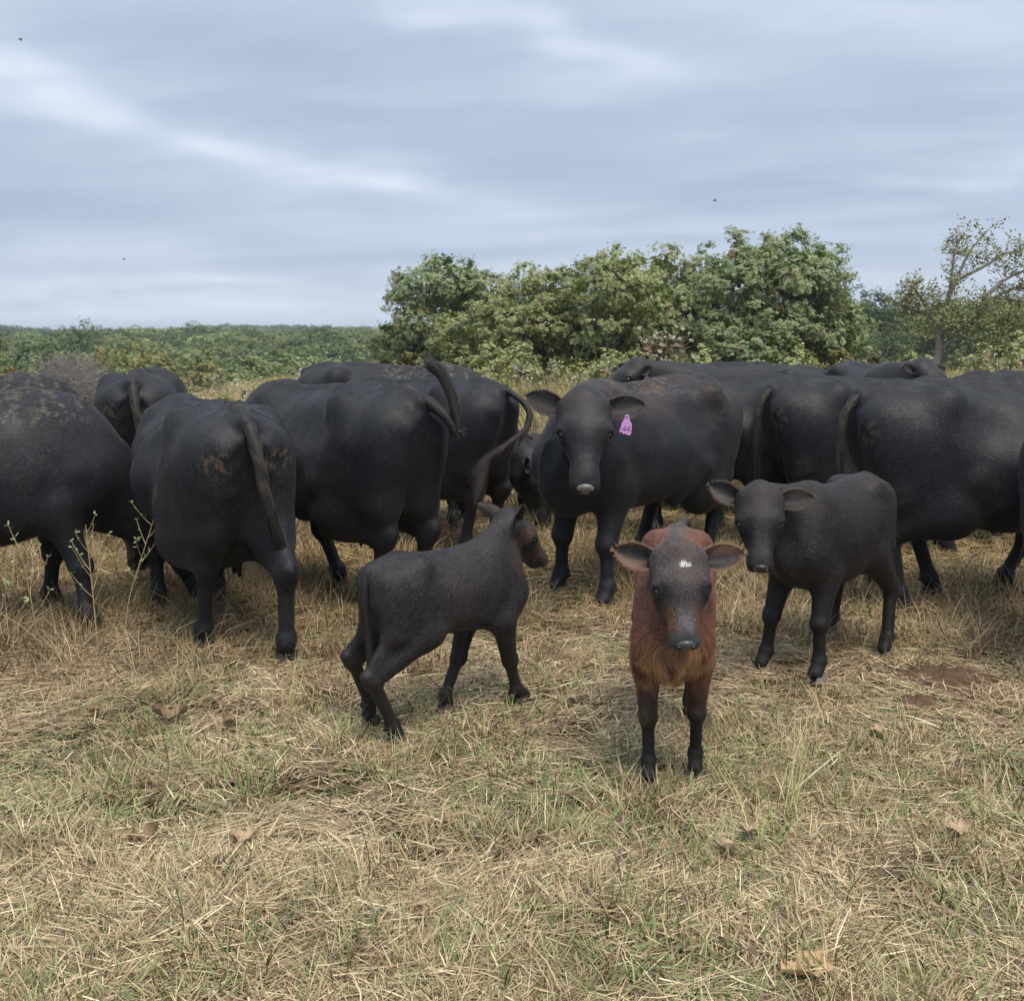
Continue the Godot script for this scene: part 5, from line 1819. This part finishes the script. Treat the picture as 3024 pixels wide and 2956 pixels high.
# ------------------------------------------------------------------ weeds and small things
func stem_weed(q: RandomNumberGenerator, ht: float, lean: Vector3, branches: int, leaf: float, stemc: Color, leafc: Color, up_from := 0.35) -> Array:
	# [stem mesh, leaf mesh]
	var st := fresh()
	var lv := fresh()
	var top := Vector3(0, ht, 0) + lean
	var pts := [Vector3.ZERO, top * 0.35 - lean * 0.15, top * 0.7 - lean * 0.08, top]
	bark_tube(st, pts, 0.0042, 0.0018, 5, stemc)
	var ps := curve_points(pts, 21)
	for b in branches:
		var u := lerpf(up_from, 0.92, b / maxf(branches - 1.0, 1.0))
		var f := ps[int(u * 20)]
		var a := b * 2.4 + q.randf()
		var d := Vector3(cos(a) * 0.7, 0.85, sin(a) * 0.45).normalized()
		var l := ht * q.randf_range(0.22, 0.42) * (1.15 - u * 0.6)
		var e := f + d * l
		bark_tube(st, [f, f + d * l * 0.5 + Vector3(0, -0.01, 0), e], 0.0024, 0.0013, 4, stemc)
		for w in 9:
			var p := f.lerp(e, q.randf_range(0.25, 1.0) if w > 4 else 1.0)
			var ld := (d * 0.5 + Vector3(q.randfn(), q.randfn() * 0.5, q.randfn()) * 0.7).normalized()
			var n := ld.cross(Vector3(q.randfn(), 0.3, q.randfn())).normalized()
			one_leaf(lv, p, ld, n, leaf * q.randf_range(0.5, 1.2), leaf * 0.36, leafc * q.randf_range(0.75, 1.3), Vector3(0, 0.4, 0))
	return [done(st), done(lv)]


func weed(called: String, label: String, at: Vector3, parts: Array, turn := 0.0, group := "") -> Node3D:
	at.y = height(at.x, at.z)
	var o := thing(called, label, "weed", at, turn, group)
	part("stem", parts[0], mats["straw"], o)
	part("leaves", parts[1], mats["leaf"], o, "stuff")
	return o


func seed_weed(q: RandomNumberGenerator, ht: float, heads: int, headc: Color, flat: bool) -> Array:
	# a dry stalk with pale seed heads
	var st := fresh()
	var hd := fresh()
	var brown := Color(0.26, 0.20, 0.13)
	bark_tube(st, [Vector3.ZERO, Vector3(0.01, ht * 0.5, 0), Vector3(0.03, ht * 0.9, 0.01)], 0.006, 0.003, 4, brown)
	for k in heads:
		var u := q.randf_range(0.45, 0.95)
		var f := Vector3(0.02 * u, ht * u, 0)
		var a := k * 2.4
		var e := f + Vector3(cos(a) * 0.22, q.randf_range(0.12, 0.3), sin(a) * 0.22) * ht * 0.6
		bark_tube(st, [f, f.lerp(e, 0.5) + Vector3(0, -0.02, 0), e], 0.0032, 0.002, 3, brown)
		for w in 12:
			var d := Vector3(q.randfn(), q.randfn() * (0.15 if flat else 0.8) + 0.3, q.randfn()).normalized()
			var n := d.cross(Vector3(0.3, 0.1, 1)).normalized()
			one_leaf(hd, e, d, n, 0.036, 0.026, headc * q.randf_range(0.75, 1.15), Vector3(0, 0.5, 0))
	for w in 14:
		var p := Vector3(0.01, ht * q.randf_range(0.1, 0.8), 0)
		var d := Vector3(q.randfn(), q.randf_range(-0.4, 0.5), q.randfn()).normalized()
		one_leaf(hd, p, d, Vector3(0, 1, 0.1).cross(d).normalized(), 0.14, 0.03, brown * 1.1, Vector3(0, 0.5, 0))
	return [done(st), done(hd)]


func build_weeds() -> void:
	var q := RandomNumberGenerator.new()
	q.seed = 55
	var pale := Color(0.36, 0.42, 0.24)
	var woody := Color(0.42, 0.33, 0.19)
	weed("weed", "upright forked weed with few pale leaves before the leftmost cow's leg", Vector3(-2.16, 0, -5.15), stem_weed(q, 0.66, Vector3(-0.02, 0, 0), 9, 0.024, woody, pale), 0.0)
	weed("weed", "leafier leaning weed left of the forked one", Vector3(-2.42, 0, -5.05), stem_weed(q, 0.60, Vector3(-0.07, 0, 0.02), 8, 0.03, woody, pale), 1.0)
	weed("weed", "weed bent far to the left at the left edge, pale green tips", Vector3(-2.34, 0, -4.98), stem_weed(q, 0.46, Vector3(-0.38, -0.06, 0.05), 7, 0.032, woody, pale, 0.5), 0.2)
	weed("weed", "weed spreading to the right between the two left cows", Vector3(-2.06, 0, -5.25), stem_weed(q, 0.68, Vector3(0.2, 0, 0), 7, 0.027, woody, pale, 0.45), 0.0)
	weed("weed", "dark reddish seeding weed at the left edge under the cow's belly", Vector3(-2.55, 0, -4.9), stem_weed(q, 0.5, Vector3(-0.05, 0, 0), 9, 0.03, Color(0.22, 0.14, 0.10), Color(0.24, 0.17, 0.13)), 0.5)
	# grass clumps one can point out
	var gcols := [Color(0.34, 0.36, 0.15), Color(0.46, 0.40, 0.20), Color(0.55, 0.47, 0.27), Color(0.24, 0.29, 0.11)]
	var clump := fresh()
	for k in 22:
		var a := q.randf() * TAU
		var d := Vector3(cos(a) * q.randf_range(0.02, 0.42), 1.0, sin(a) * q.randf_range(0.02, 0.25)).normalized()
		var ln := q.randf_range(0.16, 0.36) if k > 5 else q.randf_range(0.40, 0.56)
		blade(clump, Vector3(q.randfn() * 0.035, 0, q.randfn() * 0.03), d, ln, 0.0042, Vector3(cos(a) * 0.20, -0.03, sin(a) * 0.1), gcols[q.randi() % 4], 0.8)
	var gc := [done(clump)]
	for o: Array in [[Vector3(0.80, 0, -3.05), 1.0, "tall tuft of green and straw grass right of the brown calf"], [Vector3(0.93, 0, -3.20), 0.9, "shorter grass tuft just behind the tall one by the brown calf"], [Vector3(-0.12, 0, -3.05), 0.55, "low grass tuft in the middle of the foreground"], [Vector3(-0.95, 0, -4.25), 0.6, "grass tuft left of the grey calf's hind feet"]]:
		var at: Vector3 = o[0]
		at.y = height(at.x, at.z)
		var t := single("grass_tuft", gc[0], mats["straw"], o[2], "grass tuft")
		t.position = at
		t.rotation.y = q.randf() * TAU
		t.scale = Vector3.ONE * o[1]
	# a broad pale blade standing aslant
	var bl := fresh()
	blade(bl, Vector3.ZERO, Vector3(0.62, 0.72, 0.1).normalized(), 0.30, 0.012, Vector3(0.05, -0.02, 0), Color(0.62, 0.56, 0.40), 0.6)
	var bt := single("broad_grass", done(bl), mats["straw"], "broad pale dry blade standing aslant right of the grass tuft", "grass blade")
	bt.position = Vector3(0.94, height(0.94, -3.35), -3.35)
	# dead brush between the grazing cow and the 44 cow
	var br := fresh()
	for k in 130:
		var b := Vector3(q.randfn() * 0.28, 0, q.randfn() * 0.22)
		var e := b + Vector3(q.randfn() * 0.28, q.randf_range(0.35, 1.05), q.randfn() * 0.2)
		bark_tube(br, [b, b.lerp(e, 0.5) + Vector3(q.randfn(), 0, q.randfn()) * 0.06, e], 0.006, 0.0025, 3, Color(0.27, 0.21, 0.155) * q.randf_range(0.7, 1.4))
		for w in 4:
			var f := b.lerp(e, q.randf_range(0.4, 1.0))
			var d := Vector3(q.randfn(), q.randfn() * 0.6 + 0.2, q.randfn()).normalized()
			bark_tube(br, [f, f + d * 0.06, f + d * 0.15], 0.003, 0.0015, 3, Color(0.33, 0.26, 0.19) * q.randf_range(0.7, 1.4))
	var dead := done(br)
	for o: Array in [[Vector3(0.30, 0, -9.3), 1.05, "dead brush between the grazing cow and the 44 cow"], [Vector3(-1.98, 0, -6.6), 0.62, "dead brush between the two left cows"]]:
		var t := single("dead_brush", dead, mats["bark"], o[2], "brush")
		t.position = Vector3(o[0].x, height(o[0].x, o[0].z), o[0].z)
		t.scale = Vector3.ONE * o[1]
	# stalks with pale seed heads at the edge of the field
	var kinds := [seed_weed(q, 1.0, 7, Color(0.66, 0.62, 0.54), false), seed_weed(q, 0.9, 5, Color(0.62, 0.60, 0.54), true), seed_weed(q, 1.15, 9, Color(0.60, 0.55, 0.46), false)]
	var yellow := stem_weed(q, 0.9, Vector3(0.05, 0, 0), 12, 0.12, Color(0.30, 0.26, 0.13), Color(0.30, 0.30, 0.11), 0.2)
	var put := func(px: float, d: float, s: float, k: int) -> void:
		var at := Vector3((px - 974.0) / 1948.0 * d * 1.02, 0, -d)
		at.y = height(at.x, at.z)
		var yl := k == 3
		var o := thing("yellow_weed" if yl else "seed_stalk", ("%s %s" % ["tall" if s > 1.0 else ("short" if s < 0.85 else "middling"), ["stalk of bunched pale seeds", "stalk of flat white heads", "many-headed seed stalk", "yellow green weed"][k]]) + where(px, d), "weed", at, q.randf() * TAU, "leafy weeds behind the herd" if yl else "seed stalks behind the herd")
		o.scale = Vector3.ONE * s
		var ps: Array = yellow if yl else kinds[k]
		part("stem", ps[0], mats["straw"], o)
		part("leaves" if yl else "seed_heads", ps[1], mats["straw"], o, "stuff")
	for i in 64:
		var k: int = [0, 1, 2, 3, 3, 3][q.randi() % 6]
		put.call(q.randf_range(330, 540), q.randf_range(14.0, 20.0), q.randf_range(0.35, 0.7) if k == 3 else q.randf_range(0.45, 0.95), k)
	for i in 46:
		put.call(q.randf_range(900, 1170), q.randf_range(20.0, 28.0), q.randf_range(0.7, 1.1), [0, 1, 1, 3][q.randi() % 4])
	for i in 20:
		put.call(q.randf_range(1520, 1640), q.randf_range(20.0, 28.0), q.randf_range(0.7, 1.0), [0, 1, 2][q.randi() % 3])
	for i in 34:
		put.call(q.randf_range(1790, 2000), q.randf_range(18.0, 30.0), q.randf_range(0.8, 1.15), [0, 2, 3][q.randi() % 3])
	for i in 8:
		put.call(q.randf_range(565, 660), q.randf_range(17.0, 22.0), q.randf_range(1.0, 1.25), [0, 1][q.randi() % 2])
	for i in 9:
		put.call(q.randf_range(1215, 1290), q.randf_range(20.0, 23.0), q.randf_range(1.35, 1.6), [0, 2][q.randi() % 2])


func where(px: float, d: float) -> String:
	var near := " close behind" if d < 19.0 else (" some way behind" if d < 23.5 else " far behind")
	if px < 440:
		return near + " the gap between the left cows"
	if px < 560:
		return near + " the gap left of the big cow"
	if px < 700:
		return near + " the big cow's back"
	if px < 1010:
		return near + " the curled tail"
	if px < 1200:
		return near + " the 44 cow's head"
	if px < 1400:
		return near + " the tagged head at the back"
	if px < 1700:
		return near + " the gap left of the broad cow"
	return near + " the broad cow, " + ("under the thin oak" if px < 1880 else "at the right edge")


func oak_leaf(q: RandomNumberGenerator, ln: float, curl: float, c: Color) -> ArrayMesh:
	# a lobed leaf: outline sampled along the midrib, curled and veined
	var st := fresh()
	var nu := 28
	var nv := 8
	for i in nu:
		var u := i / (nu - 1.0)
		var lobe := 0.5 + 0.5 * cos(u * TAU * 2.6 + 0.6)
		var w := ln * (0.06 + 0.36 * sin(PI * clampf(u * 0.93 + 0.05, 0, 1))) * (0.55 + 0.45 * lobe)
		if u < 0.1:
			w *= u / 0.1 * 0.8 + 0.06
		for j in nv + 1:
			var v := j / float(nv) * 2.0 - 1.0
			var ripple := sin(u * 17.0 + v * 3.0) * 0.018 * ln
			var y := curl * ln * (0.30 * v * v * (0.6 + 0.4 * sin(u * 9.0)) + 0.5 * (u - 0.5) * (u - 0.5)) + ripple
			st[0].append(Vector3((u - 0.5) * ln, y, v * w))
			st[1].append(Vector3(0, 1, 0))
			var vein := absf(v) < 0.1 or absf(fposmod(u * 5.2 - absf(v) * 0.9, 1.0) - 0.5) < 0.06
			var blot := fine.get_noise_2d(u * 6.0, v * 3.0)
			st[2].append(c * ((0.72 if vein else 1.0) * (1.0 + 0.18 * blot)))
	for i in nu - 1:
		for j in nv:
			var a := i * (nv + 1) + j
			st[3].append_array([a, a + 1, a + nv + 1, a + 1, a + nv + 2, a + nv + 1])
	# true normals
	var acc := PackedVector3Array()
	acc.resize(st[0].size())
	for t in range(0, st[3].size(), 3):
		var a: Vector3 = st[0][st[3][t]]
		var n: Vector3 = (st[0][st[3][t + 1]] - a).cross(st[0][st[3][t + 2]] - a)
		for k in 3:
			acc[st[3][t + k]] += n if n.y > 0 else -n
	for i in acc.size():
		st[1][i] = acc[i].normalized()
	return done(st)


func build_small_things() -> void:
	var q := RandomNumberGenerator.new()
	q.seed = 77
	var tan := Color(0.52, 0.36, 0.20)
	var big := oak_leaf(q, 0.15, 0.45, tan)
	var dull := oak_leaf(q, 0.12, 0.9, Color(0.23, 0.16, 0.10))
	var pink := oak_leaf(q, 0.12, 0.7, Color(0.42, 0.31, 0.21))
	var leaves := [[Vector3(0.735, 0.035, -2.35), 0.55, big, 1.12, "large tan oak leaf lying at the bottom right"], [Vector3(0.66, 0.05, -2.92), 2.0, pink, 0.8, "pinkish dry leaf below the brown calf, left of the tuft"], [Vector3(0.745, 0.06, -3.02), 1.2, pink, 0.6, "tan dry leaf standing just right of the pinkish leaf"], [Vector3(-0.85, 0.04, -3.03), 0.2, pink, 0.75, "tan curled leaf left of the middle of the foreground"], [Vector3(-1.17, 0.035, -3.05), 0.7, dull, 0.8, "brown leaf under a fallen stalk on the left"],
		[Vector3(-1.45, 0.03, -2.93), 0.3, pink, 0.5, "tan leaf at the left edge of the foreground"], [Vector3(1.42, 0.045, -3.05), 0.1, pink, 0.75, "curled tan leaf near the right edge, in green grass"], [Vector3(1.46, 0.03, -3.9), 0.4, pink, 0.62, "small tan leaf right of the broad pale blade"], [Vector3(0.075, 0.03, -3.45), 0.9, pink, 0.5, "small pinkish leaf between the grey and the brown calf"], [Vector3(-1.42, 0.05, -4.05), 0.3, dull, 1.15, "big curled brown leaf far left of the grey calf"],
		[Vector3(-1.15, 0.05, -3.98), 2.4, dull, 0.7, "curled dark leaf just right of the big brown one"], [Vector3(-1.75, 0.05, -4.1), 1.4, dull, 0.65, "dark shrivelled leaf just left of the big brown one"], [Vector3(0.14, 0.03, -4.35), 2.4, dull, 0.6, "reddish brown leaf right of the grey calf's fore foot"], [Vector3(-0.25, 0.03, -2.6), 2.2, dull, 0.5, "small dark leaf low in the middle"]]
	for o: Array in leaves:
		var t := single("fallen_leaf", o[2], mats["dry_leaf"], o[4], "leaf", "dry leaves on the grass")
		var at: Vector3 = o[0]
		at.y += height(at.x, at.z)
		t.position = at
		t.rotation = Vector3(q.randf_range(-0.2, 0.25), o[1], q.randf_range(-0.2, 0.2))
		t.scale = Vector3.ONE * o[3]
	# dung and bare earth
	for o: Array in [[Vector3(2.02, 0, -4.60), 0.26, "dark brown dung pat near the right edge, behind the black calf's feet"], [Vector3(1.76, 0, -4.25), 0.13, "smaller dark dung pat below the larger one"], [Vector3(2.55, 0, -5.2), 0.22, "crumbled brown dung at the right edge below the broad cow"]]:
		var st := fresh()
		var seg := 40
		var rings := 9
		for i in rings + 1:
			for j in seg + 1:
				var a := j * TAU / seg
				var r: float = o[1] * i / rings * (1.0 + 0.25 * fine.get_noise_2d(cos(a) * 1.3 + o[1] * 90.0, sin(a) * 1.3))
				var y := (1.0 - pow(i / float(rings), 2.0)) * 0.035 + fine.get_noise_2d(cos(a) * r * 26.0, sin(a) * r * 26.0) * 0.016
				st[0].append(Vector3(cos(a) * r, y if i < rings else -0.02, sin(a) * r * 0.7))
				st[1].append(Vector3(0, 1, 0))
				st[2].append(Color(0.10, 0.065, 0.042) * (1.0 + 0.5 * fine.get_noise_2d(a * 9.0, i * 2.0)))
		for i in rings:
			for j in seg:
				var a := i * (seg + 1) + j
				st[3].append_array([a, a + 1, a + seg + 1, a + 1, a + seg + 2, a + seg + 1])
		var acc := PackedVector3Array()
		acc.resize(st[0].size())
		for t in range(0, st[3].size(), 3):
			var p: Vector3 = st[0][st[3][t]]
			var n: Vector3 = (st[0][st[3][t + 1]] - p).cross(st[0][st[3][t + 2]] - p)
			for k in 3:
				acc[st[3][t + k]] += n if n.y > 0 else -n
		for i in acc.size():
			st[1][i] = acc[i].normalized()
		var d := single("dung_pat", done(st), mats["dung"], o[2], "dung", "dung pats on the right")
		d.position = Vector3(o[0].x, height(o[0].x, o[0].z) + 0.012, o[0].z)
	# a fallen stalk
	var stalk := fresh()
	bark_tube(stalk, [Vector3(-0.19, 0.0, 0.0), Vector3(0.0, 0.012, 0.01), Vector3(0.2, 0.0, -0.01)], 0.0025, 0.0018, 5, Color(0.24, 0.14, 0.10))
	var s := single("fallen_twig", done(stalk), mats["straw"], "thin reddish stalk lying across the foreground on the left", "twig")
	s.position = Vector3(-1.06, height(-1.06, -3.02) + 0.045, -3.02)
	# thin dark stems standing in the foreground
	for o: Array in [[Vector3(-0.42, 0, -2.75), 0.22, "thin dead weed standing left of the middle of the foreground"], [Vector3(-0.88, 0, -2.5), 0.2, "thin dead weed standing on the left of the foreground"], [Vector3(1.52, 0, -3.3), 0.24, "thin dead weed standing by the right edge"], [Vector3(-0.22, 0, -3.6), 0.30, "thin leaning weed below the grey calf's belly"], [Vector3(-0.08, 0, -3.3), 0.2, "thin dead weed in the middle of the foreground"], [Vector3(0.30, 0, -2.7), 0.17, "thin dead weed below the brown calf, by the picture's middle"], [Vector3(1.15, 0, -2.75), 0.22, "thin dead weed right of the tuft, above the large tan leaf"], [Vector3(-1.25, 0, -3.5), 0.24, "thin dead weed on the left, nearer than the big brown leaf"], [Vector3(1.45, 0, -2.6), 0.18, "thin dead weed low by the right edge"], [Vector3(-0.62, 0, -3.25), 0.2, "thin dead weed below the grey calf's lifted foot"]]:
		var t := fresh()
		bark_tube(t, [Vector3.ZERO, Vector3(0.01, o[1] * 0.5, 0), Vector3(-0.015, o[1], 0.0)], 0.002, 0.001, 4, Color(0.13, 0.10, 0.075))
		for w in 6:
			var p := Vector3(0, o[1] * q.randf_range(0.5, 1.0), 0)
			bark_tube(t, [p, p + Vector3(q.randfn() * 0.012, 0.012, q.randfn() * 0.012), p + Vector3(q.randfn() * 0.02, 0.03, q.randfn() * 0.02)], 0.0012, 0.0008, 3, Color(0.15, 0.115, 0.08))
		var g := single("dead_weed", done(t), mats["straw"], o[2], "weed", "dead weeds in the foreground")
		g.position = Vector3(o[0].x, height(o[0].x, o[0].z), o[0].z)
	# flies in the air
	var fb := fresh()
	bark_tube(fb, [Vector3(-0.005, 0, 0), Vector3(0, 0.0006, 0), Vector3(0.005, 0, 0)], 0.0022, 0.0016, 6, Color(0.01, 0.01, 0.012))
	var fw := fresh()
	for sd: float in [-1.0, 1.0]:
		one_leaf(fw, Vector3(0.002, 0.0016, sd * 0.001), Vector3(-0.8, 0.35, sd * 0.75).normalized(), Vector3(0, 1, 0), 0.010, 0.004, Color(0.12, 0.12, 0.13), Vector3.ZERO)
	var bodym := done(fb)
	var wingm := done(fw)
	for o: Array in [[Vector3(0.575, 1.98, -3.0), "fly in the sky above the thicket's tallest dome"], [Vector3(-1.36, 2.41, -3.0), "fly in the sky near the upper left corner"], [Vector3(-1.48, 1.89, -4.0), "fly low in the sky over the left woods"]]:
		var t := thing("fly", o[1], "fly", o[0], q.randf() * TAU)
		part("fly_body", bodym, mats["eye"], t)
		part("wings", wingm, mats["straw"], t)
